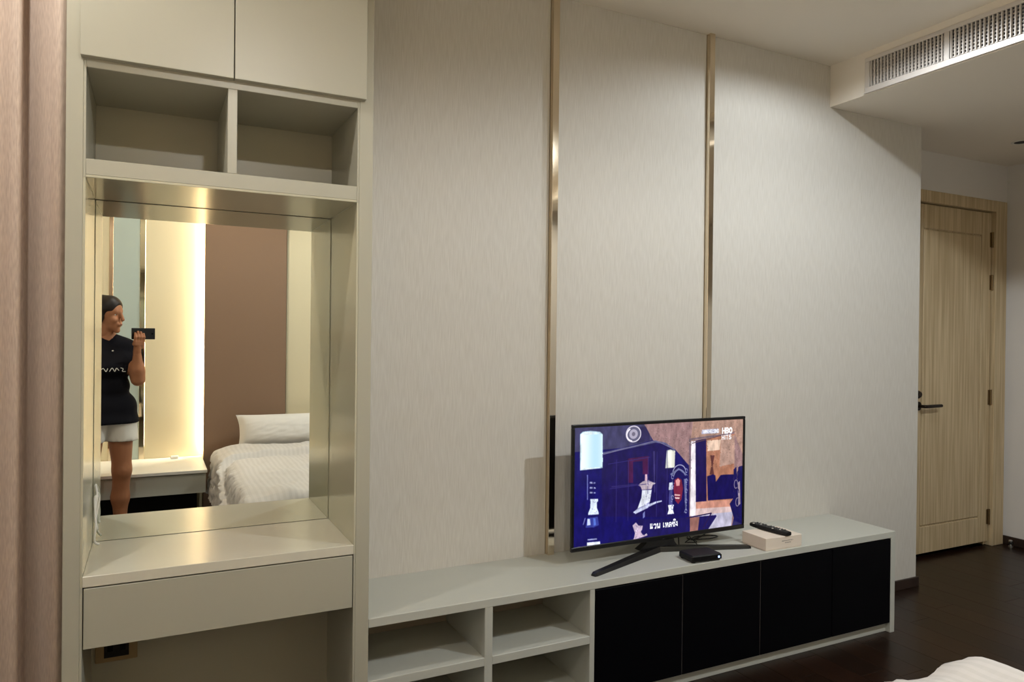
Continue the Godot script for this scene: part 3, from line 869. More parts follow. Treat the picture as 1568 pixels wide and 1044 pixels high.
# turn a closed mesh's faces outward
func flip_out(m: ArrayMesh) -> ArrayMesh:
	var a := m.surface_get_arrays(0)
	var v: PackedVector3Array = a[Mesh.ARRAY_VERTEX]
	var n: PackedVector3Array = a[Mesh.ARRAY_NORMAL]
	var c := Vector3.ZERO
	for p in v: c += p / v.size()
	var s := 0.0
	for i in v.size(): s += n[i].dot(v[i] - c)
	if s > 0: return m
	var idx: PackedInt32Array = a[Mesh.ARRAY_INDEX]
	idx.reverse()
	return smooth_mesh(v, idx)

func vent() -> void:
	var t := thing("air_vent_grille", "long white air vent grille set in the dropped ceiling face", "vent", Vector3(SOF, 2.605, 0.62))
	var x := SOF
	var z0 := 0.209
	var z1 := 1.025
	wmi(t, "frame", bx(x - 0.008, 2.605, z0, x - 0.0005, 2.628, z1, 0.002), M.vent)
	wmi(t, "frame", bx(x - 0.008, 2.751, z0, x - 0.0005, 2.772, z1, 0.002), M.vent)
	wmi(t, "frame", bx(x - 0.008, 2.628, z0, x - 0.0005, 2.751, z0 + 0.026, 0.002), M.vent)
	wmi(t, "frame", bx(x - 0.008, 2.628, z1 - 0.026, x - 0.0005, 2.751, z1, 0.002), M.vent)
	wmi(t, "mullion", bx(x - 0.008, 2.628, 0.605, x - 0.0005, 2.751, 0.629, 0.002), M.vent)
	wmi(t, "drip_lip", bx(x - 0.013, 2.5985, z0, x - 0.0005, 2.6045, z1, 0.001), M.vent)
	# sheet metal lining of the duct behind the opening
	for q in [[2.626, 2.628, 0.0, 0.298], [2.751, 2.753, 0.0, 0.298], [2.628, 2.751, 0.29, 0.298]]:
		wmi(t, "duct_sheet", bx(x + q[2], q[0], 0.235, x + q[3], q[1], 0.999, 0.0), M.duct)
	var slat := cb(0.012, 0.123, 0.0050, 0.001)
	var bar := cb(0.010, 0.004, 0.370, 0.0004)
	for sec in [[0.235, 0.605], [0.629, 0.999]]:
		var n := 21
		for k in n:
			mi(t, "upright_slat", slat, M.vent, Transform3D(Basis(), Vector3(-0.0055, 0.0845, 0))).global_position = Vector3(x - 0.004, 2.6895, lerpf(sec[0], sec[1], (k + 0.5) / n))
		for k in 8:
			mi(t, "cross_bar", bar, M.vent).global_position = Vector3(x + 0.008, lerpf(2.628, 2.751, (k + 0.5) / 8.0), (sec[0] + sec[1]) / 2.0)

func curtains() -> void:
	# heavy curtain drawn aside between the vanity and the side wall; folds are swept from floor to ceiling
	var prof := [Vector2(-0.222, 0.215), Vector2(-0.236, 0.232), Vector2(-0.252, 0.226), Vector2(-0.27, 0.205), Vector2(-0.289, 0.178), Vector2(-0.31, 0.150), Vector2(-0.33, 0.128), Vector2(-0.345, 0.122), Vector2(-0.352, 0.14)]
	var prof2 := [Vector2(-0.352, 0.16), Vector2(-0.339, 0.172), Vector2(-0.3335, 0.19), Vector2(-0.336, 0.203), Vector2(-0.346, 0.206), Vector2(-0.362, 0.198), Vector2(-0.382, 0.18), Vector2(-0.405, 0.17), Vector2(-0.43, 0.19), Vector2(-0.45, 0.225), Vector2(-0.475, 0.235), Vector2(-0.50, 0.2), Vector2(-0.53, 0.16), Vector2(-0.56, 0.17), Vector2(-0.585, 0.22), Vector2(-0.61, 0.235), Vector2(-0.64, 0.2), Vector2(-0.67, 0.16), Vector2(-0.70, 0.17), Vector2(-0.73, 0.22), Vector2(-0.76, 0.235), Vector2(-0.79, 0.2), Vector2(-0.82, 0.16), Vector2(-0.86, 0.18), Vector2(-0.90, 0.23), Vector2(-0.94, 0.2), Vector2(-0.98, 0.17)]
	var words := ["inner taupe curtain hanging against the vanity cabinet", "outer taupe curtain with a pale hem edge overlapping the inner one"]
	var k := 0
	for pr in [prof, prof2]:
		var c := Curve2D.new()
		for i in pr.size():
			var a: Vector2 = pr[maxi(i - 1, 0)]
			var b: Vector2 = pr[mini(i + 1, pr.size() - 1)]
			c.add_point(pr[i], -(b - a) / 6.0, (b - a) / 6.0)
		var line := []
		for i in pr.size() - 1:
			for q in 4: line.append(c.sample(i, q / 4.0))
		line.append(pr[-1])
		var rows := []
		for r in 21:
			var y := lerpf(0.01, CEIL - 0.004, r / 20.0)
			var row := []
			for p in line:
				var sway := 0.004 * sin(y * 2.1 + p.x * 30.0) * (1.0 - y / CEIL)
				row.append(Vector3(p.x, y, p.y + sway))
			for i in range(line.size() - 1, -1, -1):
				var p: Vector2 = line[i]
				var sway := 0.004 * sin(y * 2.1 + p.x * 30.0) * (1.0 - y / CEIL)
				row.append(Vector3(p.x - 0.0008, y, p.y + sway - 0.004))
			rows.append(row)
		tag(wmi(self, "curtain", flip_out(grid_mesh(rows, true)), M.curtain), words[k], "curtain")
		k += 1
# ------------------------------------------------------------------ bed and the wall behind it
func fold(s: float, a: float, b: float, r: float) -> Vector2:
	# arc length s over a flat run a..b with rounded edges: returns (place along the run, drop)
	if s < a:
		var q := a - s
		if q < r * PI / 2.0:
			return Vector2(a - r * sin(q / r), -r * (1.0 - cos(q / r)))
		return Vector2(a - r - 0.12 * (q - r * PI / 2.0), -r - (q - r * PI / 2.0))
	if s > b:
		var q := s - b
		if q < r * PI / 2.0:
			return Vector2(b + r * sin(q / r), -r * (1.0 - cos(q / r)))
		return Vector2(b + r + 0.12 * (q - r * PI / 2.0), -r - (q - r * PI / 2.0))
	return Vector2(s, 0)

func bed() -> void:
	var t := thing("bed", "wide bed frame with white mattress under the white duvet", "bed", Vector3(1.3, 0, 2.45))
	wmi(t, "base", bx(0.50, 0.06, 1.56, 2.00, 0.24, 3.40, 0.01), mat(rgb(70, 60, 54), 0.7))
	wmi(t, "mattress", bx(0.485, 0.24, 1.53, 2.01, 0.49, 3.41, 0.05), M.sheet)
	for x in [0.58, 1.92]: for z in [1.66, 3.3]:
		wmi(t, "leg", bx(x - 0.03, 0, z - 0.03, x + 0.03, 0.06, z + 0.03, 0.003), M.black_matt)
	# duvet
	var n := FastNoiseLite.new()
	n.seed = 31
	n.frequency = 1.0
	n.fractal_octaves = 3
	var wx := [0.515, 1.995]
	var wz := [1.475, 3.10]
	var r := 0.085
	var rows := []
	var nu := 120
	var nv := 110
	for j in nv + 1:
		var sv := lerpf(wz[0] - 0.36, wz[1], j / float(nv))
		var row := []
		for i in nu + 1:
			var su := lerpf(wx[0] - 0.36, wx[1] + 0.36, i / float(nu))
			var fu := fold(su, wx[0], wx[1], r)
			var fv := fold(sv, wz[0], 99.0, r)
			var p := Vector3(fu.x, 0.522 + fu.y + fv.y, fv.x)
			p.y = maxf(p.y, 0.15 + 0.02 * n.get_noise_2d(su * 5.0, sv * 5.0))
			var flat := 1.0 if fu.y > -0.01 and fv.y > -0.01 else 0.0
			var wr := n.get_noise_2d(su * 2.3, sv * 2.3) * 0.016 + n.get_noise_2d(su * 9.0 + 7.0, sv * 5.0) * 0.006
			# turned-down fold by the pillows
			var zf := 2.80 - 0.30 * exp(-(su - 0.42) / 0.13)
			var k := clampf((sv - zf) / 0.03, 0.0, 1.0)
			var up := 0.038 * k * k * (3.0 - 2.0 * k) - 0.014 * exp(-pow((sv - zf + 0.015) / 0.018, 2.0))
			if flat > 0.5:
				p.y += wr + up
				p.y += 0.013 * sin(su * 19.0 + 1.27) * exp(-pow((sv - wz[0]) / 0.16, 2.0))
			else:
				var side := Vector3(-1 if su < wx[0] else (1 if su > wx[1] else 0), 0, -1 if sv < wz[0] else 0).normalized()
				var q := n.get_noise_2d(su * 4.0 + sv * 9.0, sv * 9.0 + su * 3.0) * 0.028 + n.get_noise_2d(su * 16.0, sv * 22.0) * 0.012
				p += side * (q + up * 0.8 + 0.008)
				p.y += wr * 0.7 + up * 0.6
				if sv < wz[0]: p.y += 0.013 * sin(su * 19.0 + 1.27) * maxf(0.0, 1.0 + fv.y / r)
			row.append(p)
		rows.append(row)
	var dm := grid_mesh(rows)
	var dm_mat := mat(rgb(214, 207, 200), 0.7, 0.0, 0.3)
	# woven satin stripe along the length of the bed
	var im := Image.create_empty(64, 8, false, Image.FORMAT_RGB8)
	for x in 64:
		var f := smoothstep(0.42, 0.58, absf(x / 63.0 * 2.0 - 1.0))
		var c := Color(0.972, 0.972, 0.966).lerp(Color.WHITE, f)
		for y in 8: im.set_pixel(x, y, c)
	tri_tex(dm_mat, ImageTexture.create_from_image(im), Vector3(32, 32, 32))
	tag(wmi(self, "duvet", dm, dm_mat), "white striped duvet spread over the bed with its top turned down", "duvet")
	# pillows leaning on the headboard
	var words := ["plump white pillow leaning on the brown panel at the bedside bench end", "plump white pillow leaning on the cream panel at the far side of the bed"]
	var at := [Vector3(0.935, 0.632, 3.26), Vector3(1.66, 0.632, 3.26)]
	for k in 2:
		var v := PackedVector3Array()
		var idx := PackedInt32Array()
		var N := 28
		for face in 2:
			for j in N + 1:
				for i in N + 1:
					var a := i / float(N) * 2.0 - 1.0
					var b := j / float(N) * 2.0 - 1.0
					var edge := (1.0 - pow(absf(a), 3.4)) * (1.0 - pow(absf(b), 2.6))
					var th := 0.125 * pow(maxf(edge, 0.0), 0.5)
					var pin := 1.0 + 0.05 * pow(absf(a * b), 3.0) - 0.05 * (1.0 - a * a) * 0.0
					var px := a * 0.345 * pin * (1.0 - 0.025 * (1.0 - b * b) * pow(absf(a), 4.0))
					var py := b * 0.132 * pin * (1.0 - 0.03 * (1.0 - a * a) * 0.0)
					th += 0.006 * n.get_noise_2d(a * 5.0 + k * 9.0, b * 4.0) * edge
					v.append(Vector3(px, py, th if face == 0 else -th))
		var stride := N + 1
		for face in 2:
			var o := face * stride * stride
			for j in N:
				for i in N:
					var q := o + j * stride + i
					if face == 0: idx.append_array([q, q + stride, q + stride + 1, q, q + stride + 1, q + 1])
					else: idx.append_array([q, q + stride + 1, q + stride, q, q + 1, q + stride + 1])
		var pm := smooth_mesh(v, idx)
		var p := mi(self, "pillow", pm, M.sheet, Transform3D(Basis(Vector3.RIGHT, deg_to_rad(17)), at[k]))
		tag(p, words[k], "pillow", "pillows on the bed")

func bedhead_wall() -> void:
	var z := SOUTH
	var w: Node = get_node("wall_south")
	for p in [[WEST, -0.292, M.cream], [-0.054, 0.42, M.cream], [0.972, 3.0, M.cream], [3.0, EAST, M.paint]]:
		wmi(w, "wall_panel", bx(p[0], 0, z, p[1], CEIL, z + 0.012, 0.001), p[2])
	wmi(w, "glass_panel", bx(-0.266, 0, z + 0.002, -0.090, CEIL, z + 0.012, 0.001), M.aqua)
	wmi(w, "metal_strip", bx(-0.292, 0, z - 0.004, -0.266, CEIL, z + 0.012, 0.001), M.steel)
	wmi(w, "metal_strip", bx(-0.090, 0, z - 0.004, -0.054, CEIL, z + 0.012, 0.001), M.steel)
	# brown upholstered panel, proud of the wall, with a light strip tucked behind its edge
	var h := thing("headboard_panel", "tall brown fabric headboard panel behind the bed", "headboard", Vector3(0.66, 0, z - 0.02))
	wmi(h, "fabric_panel", bx(0.354, 0.0, z - 0.052, 0.962, CEIL, z - 0.030, 0.003), M.brown)
	wmi(h, "batten", bx(0.42, 0.0, z - 0.030, 0.958, CEIL, z, 0.0), M.dark_gap)
	var l := thing("light_strip", "vertical warm light strip glowing behind the brown headboard panel", "light strip", Vector3(0.38, 0.46, z - 0.012))
	wmi(l, "channel", bx(0.392, 0.46, z - 0.028, 0.418, 2.79, z - 0.001, 0.001), M.chrome)
	wmi(l, "glowing_strip", bx(0.386, 0.47, z - 0.024, 0.3915, 2.78, z - 0.006, 0.0005), glow(Color(1.0, 0.93, 0.82), 14.0))
	var a := AreaLight3D.new()
	a.name = "strip_light"
	l.add_child(a)
	a.global_position = Vector3(0.384, 1.63, z - 0.015)
	a.global_basis = Basis(Vector3(0, 0, -1), Vector3(0, 1, 0), Vector3(1, 0, 0))
	a.area_size = Vector2(0.018, 2.3)
	a.area_range = 12.0
	a.light_color = Color(1.0, 0.94, 0.84)
	a.light_energy = 2.3
	a.shadow_enabled = true
	# bench along the wall
	var b := thing("bedside_bench", "long low wall-hung greige bench with a white top beside the bed", "bench", Vector3(-0.32, 0.28, 3.15))
	wmi(b, "top", bx(WEST + 0.002, 0.418, 2.835, 0.346, 0.44, z - 0.006, 0.002), M.plastic_white)
	wmi(b, "body", bx(WEST + 0.002, 0.285, 2.875, 0.334, 0.418, z - 0.006, 0.001), M.console)
	wmi(b, "drawer_front", bx(WEST + 0.002, 0.278, 2.855, -0.318, 0.412, 2.873, 0.0015), M.console)
	wmi(b, "drawer_front", bx(-0.314, 0.278, 2.855, 0.338, 0.412, 2.873, 0.0015), M.console)
	wmi(b, "plinth", bx(WEST + 0.002, 0.0, 3.20, 0.30, 0.285, z - 0.006, 0.0), M.black_matt)

# ------------------------------------------------------------------ person
# Distance field of tapered capsules joined smoothly, meshed as surface nets.
func field_mesh(bones: Array, cell: float, k: float, out_v: PackedVector3Array, out_i: PackedInt32Array, clips := []) -> void:
	var lo := Vector3.ONE * 1e9
	var hi := -lo
	for b in bones:
		var m := maxf(b[2], b[3]) + cell * 3.0
		for p in [b[0], b[1]]:
			lo = lo.min(p - Vector3.ONE * m)
			hi = hi.max(p + Vector3.ONE * m)
	var nx := int((hi.x - lo.x) / cell) + 2
	var ny := int((hi.y - lo.y) / cell) + 2
	var nz := int((hi.z - lo.z) / cell) + 2
	var f := PackedFloat32Array()
	f.resize(nx * ny * nz)
	f.fill(1.0)
	for b in bones:
		var a: Vector3 = b[0]
		var c: Vector3 = b[1]
		var ra: float = b[2]
		var rb: float = b[3]
		var m := maxf(ra, rb) + k * 1.3 + cell * 2.5
		var l0 := ((a.min(c) - Vector3.ONE * m - lo) / cell).floor()
		var l1 := ((a.max(c) + Vector3.ONE * m - lo) / cell).ceil()
		var ac := c - a
		var il := 1.0 / maxf(ac.length_squared(), 1e-9)
		for y in range(maxi(int(l0.y), 0), mini(int(l1.y) + 1, ny)):
			for z in range(maxi(int(l0.z), 0), mini(int(l1.z) + 1, nz)):
				var at := (y * nz + z) * nx
				for x in range(maxi(int(l0.x), 0), mini(int(l1.x) + 1, nx)):
					var p := lo + Vector3(x, y, z) * cell - a
					var t := clampf(p.dot(ac) * il, 0.0, 1.0)
					var d := (p - ac * t).length() - lerpf(ra, rb, t)
					var o := f[at + x]
					var h := clampf(0.5 + 0.5 * (o - d) / k, 0.0, 1.0)
					f[at + x] = lerpf(o, d, h) - k * h * (1.0 - h)
	for cl in clips:
		var cn: Vector3 = cl[0]
		var cd: float = cl[1]
		for y in ny:
			for z in nz:
				var at := (y * nz + z) * nx
				for x in nx:
					if f[at + x] < 0.2:
						f[at + x] = maxf(f[at + x], cn.dot(lo + Vector3(x, y, z) * cell) - cd)
	var id := PackedInt32Array()
	id.resize(nx * ny * nz)
	id.fill(-1)
	var off := [0, 1, nx, nx + 1, nx * nz, nx * nz + 1, nx * nz + nx, nx * nz + nx + 1]
	var pos := [Vector3(0, 0, 0), Vector3(1, 0, 0), Vector3(0, 0, 1), Vector3(1, 0, 1), Vector3(0, 1, 0), Vector3(1, 1, 0), Vector3(0, 1, 1), Vector3(1, 1, 1)]
	var edges := [[0, 1], [2, 3], [4, 5], [6, 7], [0, 2], [1, 3], [4, 6], [5, 7], [0, 4], [1, 5], [2, 6], [3, 7]]
	for y in ny - 1:
		for z in nz - 1:
			var at := (y * nz + z) * nx
			for x in nx - 1:
				var i := at + x
				if absf(f[i]) > cell * 2.0: continue
				var inside := 0
				for o in off: if f[i + o] < 0.0: inside += 1
				if inside == 0 or inside == 8: continue
				var s := Vector3.ZERO
				var n := 0
				for e in edges:
					var fa := f[i + off[e[0]]]
					var fb := f[i + off[e[1]]]
					if (fa < 0.0) != (fb < 0.0):
						s += pos[e[0]].lerp(pos[e[1]], fa / (fa - fb))
						n += 1
				id[i] = out_v.size()
				out_v.append(lo + (Vector3(x, y, z) + s / n) * cell)
	var dx := 1
	var dz := nx
	var dy := nx * nz
	for y in range(1, ny - 1):
		for z in range(1, nz - 1):
			var at := (y * nz + z) * nx
			for x in range(1, nx - 1):
				var i := at + x
				if absf(f[i]) > cell * 2.0: continue
				for q in [[dx, dy, dz], [dy, dz, dx], [dz, dx, dy]]:
					var a := f[i] < 0.0
					if a == (f[i + q[0]] < 0.0): continue
					var v0 := id[i]
					var v1 := id[i - q[1]]
					var v2 := id[i - q[1] - q[2]]
					var v3 := id[i - q[2]]
					if v0 < 0 or v1 < 0 or v2 < 0 or v3 < 0: continue
					if a: out_i.append_array([v0, v2, v1, v0, v3, v2])
					else: out_i.append_array([v0, v1, v2, v0, v2, v3])

func field(bones: Array, cell: float, k: float, clips := []) -> ArrayMesh:
	var v := PackedVector3Array()
	var i := PackedInt32Array()
	field_mesh(bones, cell, k, v, i, clips)
	return flip_out(smooth_mesh(v, i))

func person_and_phone() -> void:
	# the phone sits just behind the lens of the picture, long side level
	var yaw := deg_to_rad(26.4754)
	var rt := Vector3(cos(yaw), 0, sin(yaw))
	var bk := Vector3(-sin(yaw), 0, cos(yaw))
	var px := Transform3D(Basis(rt, Vector3.UP, bk), Vector3(0, 1.38, 2.6251) - rt * 0.055 + bk * 0.014)
	var ph := thing("phone", "dark phone held up level in the hand of the person", "phone", px.origin)
	ph.basis = px.basis
	mi(ph, "body", cb(0.15, 0.073, 0.0078, 0.003), M.black)
	mi(ph, "screen", bx(-0.071, -0.034, 0.0035, 0.071, 0.034, 0.0042, 0.0003), M.black_glass)
	var st := st_new()
	tube(st, [Vector3(0.055, 0, -0.0036), Vector3(0.055, 0, -0.0056)], 0.006, 16)
	mi(ph, "camera_lens", st.commit(), M.black_glass)

	var t := thing("person", "person in a black T-shirt and white shorts holding up a phone", "person", Vector3(-0.27, 0, 2.72))
	var body := Transform3D(Basis(Vector3.UP, deg_to_rad(-20)), Vector3(-0.270, 0, 2.715))
	var L := func(x: float, y: float, z: float) -> Vector3: return body * Vector3(x, y, z)
	var F := Vector3(sin(deg_to_rad(64)), -0.08, -cos(deg_to_rad(64))).normalized()
	var R := Vector3(cos(deg_to_rad(64)), 0, sin(deg_to_rad(64)))
	var U := Vector3.UP
	var C := Vector3(-0.262, 1.500, 2.690)
	var elbow := Vector3(-0.085, 1.085, 2.66)
	var wrist := px * Vector3(-0.028, -0.118, 0.022)
	var elbow_l: Vector3 = L.call(-0.205, 1.03, 0.03)
	var wrist_l: Vector3 = L.call(-0.200, 0.80, -0.03)
	var torso := [
		[L.call(-0.105, 1.285, 0.0), L.call(0.105, 1.285, 0.0), 0.056, 0.056],
		[L.call(-0.075, 1.19, -0.005), L.call(0.075, 1.19, -0.005), 0.092, 0.092],
		[L.call(-0.050, 1.04, 0.0), L.call(0.050, 1.04, 0.0), 0.083, 0.083],
		[L.call(-0.078, 0.90, 0.008), L.call(0.078, 0.90, 0.008), 0.094, 0.094],
		[L.call(-0.062, 1.165, -0.075), L.call(0.062, 1.165, -0.075), 0.045, 0.045],
		[L.call(0.0, 1.345, 0.005), L.call(0.115, 1.292, 0.0), 0.048, 0.045],
		[L.call(0.0, 1.345, 0.005), L.call(-0.115, 1.292, 0.0), 0.048, 0.045],
	]
	var hips := [[L.call(0.068, 0.865, 0.05), L.call(0.068, 0.80, 0.03), 0.075, 0.075], [L.call(-0.068, 0.865, 0.05), L.call(-0.068, 0.80, 0.03), 0.075, 0.075]]
	var bones := torso + hips
	for s in [1.0, -1.0]:
		bones.append([L.call(0.084 * s, 0.83, 0.0), L.call(0.098 * s, 0.49, -0.01), 0.086, 0.054])
		bones.append([L.call(0.098 * s, 0.49, -0.008), L.call(0.098 * s, 0.31, 0.018), 0.052, 0.051])
		bones.append([L.call(0.098 * s, 0.31, 0.018), L.call(0.100 * s, 0.085, 0.02), 0.050, 0.033])
		bones.append([L.call(0.100 * s, 0.05, 0.035), L.call(0.112 * s, 0.028, -0.12), 0.036, 0.026])
	var sh_r: Vector3 = L.call(0.148, 1.278, 0.0)
	var sh_l: Vector3 = L.call(-0.148, 1.278, 0.0)
	bones += [[sh_r, elbow, 0.046, 0.036], [elbow, elbow.lerp(wrist, 0.35), 0.036, 0.036], [elbow.lerp(wrist, 0.35), wrist, 0.036, 0.024]]
	bones += [[sh_l, elbow_l, 0.046, 0.036], [elbow_l, wrist_l, 0.036, 0.024]]
	bones.append([L.call(0.0, 1.33, 0.01), C - F * 0.02 - U * 0.07, 0.052, 0.048])
	var v := PackedVector3Array()
	var i := PackedInt32Array()
	field_mesh(bones, 0.012, 0.035, v, i)
	# head
	var head := [
		[C - F * 0.032 + U * 0.030, C + F * 0.014 + U * 0.034, 0.076, 0.072],
		[C + F * 0.018 - U * 0.005, C + F * 0.038 - U * 0.062, 0.062, 0.042],
		[C + F * 0.050 - U * 0.085, C + F * 0.062 - U * 0.096, 0.024, 0.018],
		[C + F * 0.086 + U * 0.018, C + F * 0.099 - U * 0.024, 0.008, 0.011],
		[C + R * 0.030 + F * 0.066 + U * 0.026, C - R * 0.030 + F * 0.066 + U * 0.026, 0.013, 0.013],
		[C + R * 0.034 + F * 0.058 - U * 0.030, C + R * 0.030 + F * 0.050 - U * 0.04, 0.022, 0.02],
		[C - R * 0.034 + F * 0.058 - U * 0.030, C - R * 0.030 + F * 0.050 - U * 0.04, 0.022, 0.02],
		[C + R * 0.014 + F * 0.080 - U * 0.056, C - R * 0.014 + F * 0.080 - U * 0.056, 0.009, 0.009],
		[C + R * 0.074 - F * 0.012 + U * 0.018, C + R * 0.073 - F * 0.006 - U * 0.022, 0.013, 0.009],
		[C - R * 0.074 - F * 0.012 + U * 0.018, C - R * 0.073 - F * 0.006 - U * 0.022, 0.013, 0.009],
		[C - F * 0.016 - U * 0.05, C - F * 0.024 - U * 0.12, 0.048, 0.048],
	]
	field_mesh(head, 0.0045, 0.014, v, i)
	# hand round the phone: fingers in front, thumb behind
	var P := func(x: float, y: float, z: float) -> Vector3: return px * Vector3(x, y, z)
	var hand := [[wrist, P.call(-0.035, -0.072, 0.004), 0.024, 0.020], [P.call(-0.055, -0.066, -0.004), P.call(-0.012, -0.066, 0.0), 0.015, 0.016], [P.call(-0.056, -0.052, -0.010), P.call(-0.008, -0.054, -0.006), 0.011, 0.012]]
	for q in [[-0.058, 0.002], [-0.0405, 0.012], [-0.0225, 0.009], [-0.005, -0.002]]:
		hand += [[P.call(q[0], -0.050, -0.010), P.call(q[0], -0.022, -0.0185), 0.0088, 0.0082], [P.call(q[0], -0.022, -0.0185), P.call(q[0], q[1], -0.0135), 0.0082, 0.007]]
	hand += [[P.call(-0.004, -0.085, 0.012), P.call(0.004, -0.050, 0.020), 0.013, 0.0105], [P.call(0.004, -0.050, 0.020), P.call(-0.004, -0.018, 0.0150), 0.0105, 0.009]]
	field_mesh(hand, 0.0035, 0.006, v, i)
	# hand hanging at the side
	var hl := []
	var dn := (wrist_l - elbow_l).normalized()
	var fw: Vector3 = body.basis * Vector3(0, 0, -1)
	var inw: Vector3 = body.basis * Vector3(1, 0, 0)
	hl.append([wrist_l, wrist_l + dn * 0.045, 0.024, 0.021])
	hl.append([wrist_l + dn * 0.05 + fw * 0.022, wrist_l + dn * 0.05 - fw * 0.022, 0.016, 0.015])
	hl.append([wrist_l + dn * 0.082 + fw * 0.026, wrist_l + dn * 0.082 - fw * 0.026, 0.012, 0.011])
	for q in [[0.029, 0.062], [0.0095, 0.072], [-0.0095, 0.068], [-0.028, 0.052]]:
		var k0: Vector3 = wrist_l + dn * 0.086 + fw * q[0]
		var k1: Vector3 = k0 + dn * q[1] * 0.55 + inw * 0.008
		hl += [[k0, k1, 0.0088, 0.0082], [k1, k1 + dn * q[1] * 0.42 + inw * 0.018, 0.0082, 0.007]]
	hl += [[wrist_l + dn * 0.03 + fw * 0.024, wrist_l + dn * 0.066 + fw * 0.048 + inw * 0.008, 0.013, 0.010], [wrist_l + dn * 0.066 + fw * 0.048 + inw * 0.008, wrist_l + dn * 0.096 + fw * 0.052 + inw * 0.014, 0.010, 0.008]]
	field_mesh(hl, 0.0035, 0.006, v, i)
	wmi(t, "body", flip_out(smooth_mesh(v, i)), M.skin)
	# shirt: body grown outward, ends at hem, sleeves and neck
	var shirt := []
	for b in torso: shirt.append([b[0], b[1], b[2] + 0.009, b[3] + 0.009])
	shirt.append([L.call(-0.072, 0.90, 0.004), L.call(0.072, 0.90, 0.004), 0.112, 0.112])
	shirt.append([L.call(-0.078, 0.80, 0.004), L.call(0.078, 0.80, 0.008), 0.124, 0.124])
	shirt += [[sh_r, sh_r.lerp(elbow, 0.55), 0.053, 0.055], [sh_l, sh_l.lerp(elbow_l, 0.55), 0.053, 0.055]]
	var ua := (elbow - sh_r).normalized()
	wmi(t, "shirt", field(shirt, 0.010, 0.022, [[Vector3(0, -1, 0), -0.80], [Vector3(0, 1, 0) - fw * 0.25, (Vector3(0, 1, 0) - fw * 0.25).dot(L.call(0, 1.372, 0.0))]]), M.shirt).set_meta("label", "black T-shirt with a pale print")
	var shorts := []
	for b in hips: shorts.append([b[0], b[1], b[2] + 0.014, b[3] + 0.014])
	shorts.append([L.call(-0.076, 0.88, 0.006), L.call(0.076, 0.88, 0.006), 0.106, 0.106])
	for s in [1.0, -1.0]: shorts.append([L.call(0.085 * s, 0.84, 0.0), L.call(0.105 * s, 0.64, -0.005), 0.098, 0.094])
	wmi(t, "shorts", field(shorts, 0.011, 0.02, [[Vector3(0, -1, 0), -0.685], [Vector3(0, 1, 0), 0.94]]), M.shorts).set_meta("label", "short white shorts")
	# hair tied up with a clip
	var hair := [[C - F * 0.034 + U * 0.040, C + F * 0.012 + U * 0.048, 0.086, 0.077], [C - F * 0.045 + U * 0.0, C - F * 0.050 - U * 0.045, 0.074, 0.052], [C - F * 0.075 + U * 0.080, C - F * 0.088 + U * 0.098, 0.040, 0.034]]
	for s in [1.0, -1.0]: hair.append([C + R * 0.050 * s + U * 0.030 - F * 0.006, C + R * 0.064 * s - U * 0.040 - F * 0.014, 0.036, 0.019])
	var hn := (F * 0.9 - U * 0.32).normalized()
	var hm := wmi(t, "hair", field(hair, 0.006, 0.015, [[hn, hn.dot(C + F * 0.074 + U * 0.052)]]), M.hair)
	st = st_new()
	tube(st, [C - F * 0.075 + U * 0.128 - R * 0.026, C - F * 0.090 + U * 0.138, C - F * 0.075 + U * 0.128 + R * 0.026], 0.005, 8)
	wmi(hm, "hair_clip", st.commit(), M.vent)
	for s in [1.0, -1.0]:
		var e: Vector3 = C + R * 0.030 * s + F * 0.0615 + U * 0.006
		var sp := SphereMesh.new()
		sp.radius = 0.0125; sp.height = 0.025; sp.radial_segments = 16; sp.rings = 8
		var eye := mi(t, "eye", sp, M.sheet)
		eye.global_position = e
		var ir := SphereMesh.new()
		ir.radius = 0.0075; ir.height = 0.015; ir.radial_segments = 12; ir.rings = 6
		mi(eye, "iris", ir, M.hair).global_position = e + F * 0.0062
		st = st_new()
		tube(st, [e + U * 0.0215 - R * 0.014 * s + F * 0.0175, e + U * 0.0255 + F * 0.0165, e + U * 0.021 + R * 0.017 * s + F * 0.007], [0.002, 0.0028, 0.0015], 6)
		wmi(t, "eyebrow", st.commit(), M.hair)
	st = st_new()
	tube(st, [C + R * 0.020 + F * 0.080 - U * 0.0565, C + R * 0.008 + F * 0.0885 - U * 0.054, C - R * 0.008 + F * 0.0885 - U * 0.054, C - R * 0.020 + F * 0.080 - U * 0.0565], [0.002, 0.0045, 0.0045, 0.002], 8)
	wmi(t, "lips", st.commit(), mat(rgb(150, 84, 76), 0.5))
	var pend := SphereMesh.new()
	pend.radius = 0.007; pend.height = 0.014; pend.radial_segments = 12; pend.rings = 6
	mi(t, "pendant", pend, M.chrome).global_position = L.call(0.012, 1.268, -0.088)
	# pale scribble of a print across the chest
	st = st_new()
	for q in [[[-0.075, 1.135], [-0.055, 1.15], [-0.04, 1.13], [-0.03, 1.15]], [[-0.02, 1.13], [-0.005, 1.152], [0.01, 1.13], [0.02, 1.15], [0.035, 1.135]], [[0.045, 1.152], [0.06, 1.145], [0.055, 1.13], [0.075, 1.128]]]:
		var pts := []
		for c in q: pts.append(L.call(c[0], c[1] + 0.01, -0.1355 + 0.9 * c[0] * c[0]))
		tube(st, curve(pts, 4), 0.0022, 6)
	wmi(t, "shirt_print", st.commit(), M.shorts)

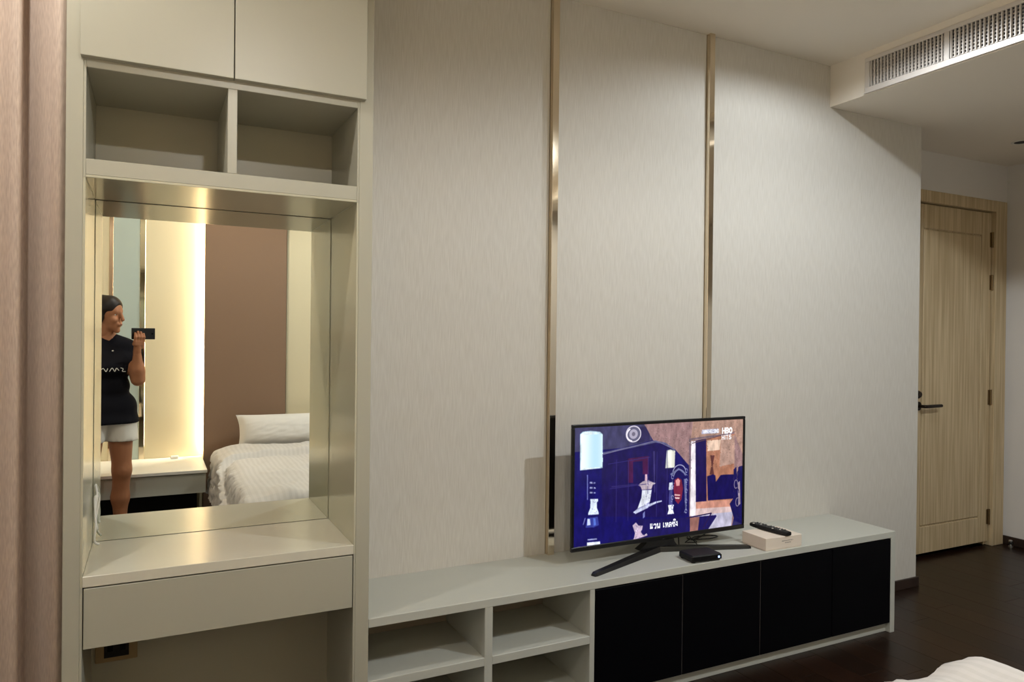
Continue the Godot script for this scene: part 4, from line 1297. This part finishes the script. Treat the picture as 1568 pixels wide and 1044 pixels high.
# ------------------------------------------------------------------ small things
func small_things() -> void:
	# socket under the dressing table
	var o := thing("wall_outlet", "wall socket with a dark insert in a metal plate under the vanity drawer", "outlet", Vector3(-0.096, 0.385, 0.016))
	wmi(o, "plate", bx(-0.155, 0.339, 0.014, -0.037, 0.425, 0.022, 0.002), M.brass)
	wmi(o, "insert", bx(-0.131, 0.353, 0.0215, -0.061, 0.411, 0.0235, 0.001), M.black)
	for x in [-0.1135, -0.0785]:
		wmi(o, "socket_hole", bx(x - 0.008, 0.372, 0.023, x + 0.008, 0.392, 0.0242, 0.0005), M.dark_gap)
	# white cable hung in the corner of the niche
	var st := st_new()
	tube(st, curve([Vector3(-0.158, 0.905, 0.022), Vector3(-0.152, 0.875, 0.045), Vector3(-0.157, 0.82, 0.075), Vector3(-0.150, 0.775, 0.06), Vector3(-0.156, 0.80, 0.035), Vector3(-0.148, 0.86, 0.028), Vector3(-0.157, 0.87, 0.06), Vector3(-0.152, 0.80, 0.10), Vector3(-0.156, 0.745, 0.085), Vector3(-0.145, 0.729, 0.07)], 8), 0.0036, 8)
	tag(mi(self, "white_cable", st.commit(), M.cable_white), "loose white cable looped in the corner of the vanity mirror", "cable")
	# door stop
	var d := thing("door_stop", "small chrome door stop on the floor beside the entrance door", "door stop", Vector3(5.225, 0, -0.235))
	st = st_new()
	lathe(st, [[0.016, 0.0], [0.016, 0.004], [0.009, 0.008], [0.009, 0.03], [0.013, 0.033], [0.013, 0.042], [0.0, 0.045]], 16)
	mi(d, "post", st.commit(), M.chrome)
	st = st_new()
	lathe(st, [[0.0135, 0.016], [0.0145, 0.018], [0.0145, 0.026], [0.0135, 0.028]], 16)
	mi(d, "rubber_ring", st.commit(), M.black_matt)
	# charger on the bench
	var c := thing("phone_charger", "small white charger lying on the bench below the light strip", "charger", Vector3(0.16, 0.44, 3.40))
	mi(c, "plug_body", bx(-0.035, 0, -0.014, 0.02, 0.022, 0.014, 0.004), M.plastic_white)
	st = st_new()
	tube(st, curve([Vector3(0.02, 0.009, 0), Vector3(0.05, 0.004, 0.01), Vector3(0.09, 0.003, -0.01), Vector3(0.13, 0.003, 0.02)], 6), 0.0025, 6)
	mi(c, "lead", st.commit(), M.cable_white)
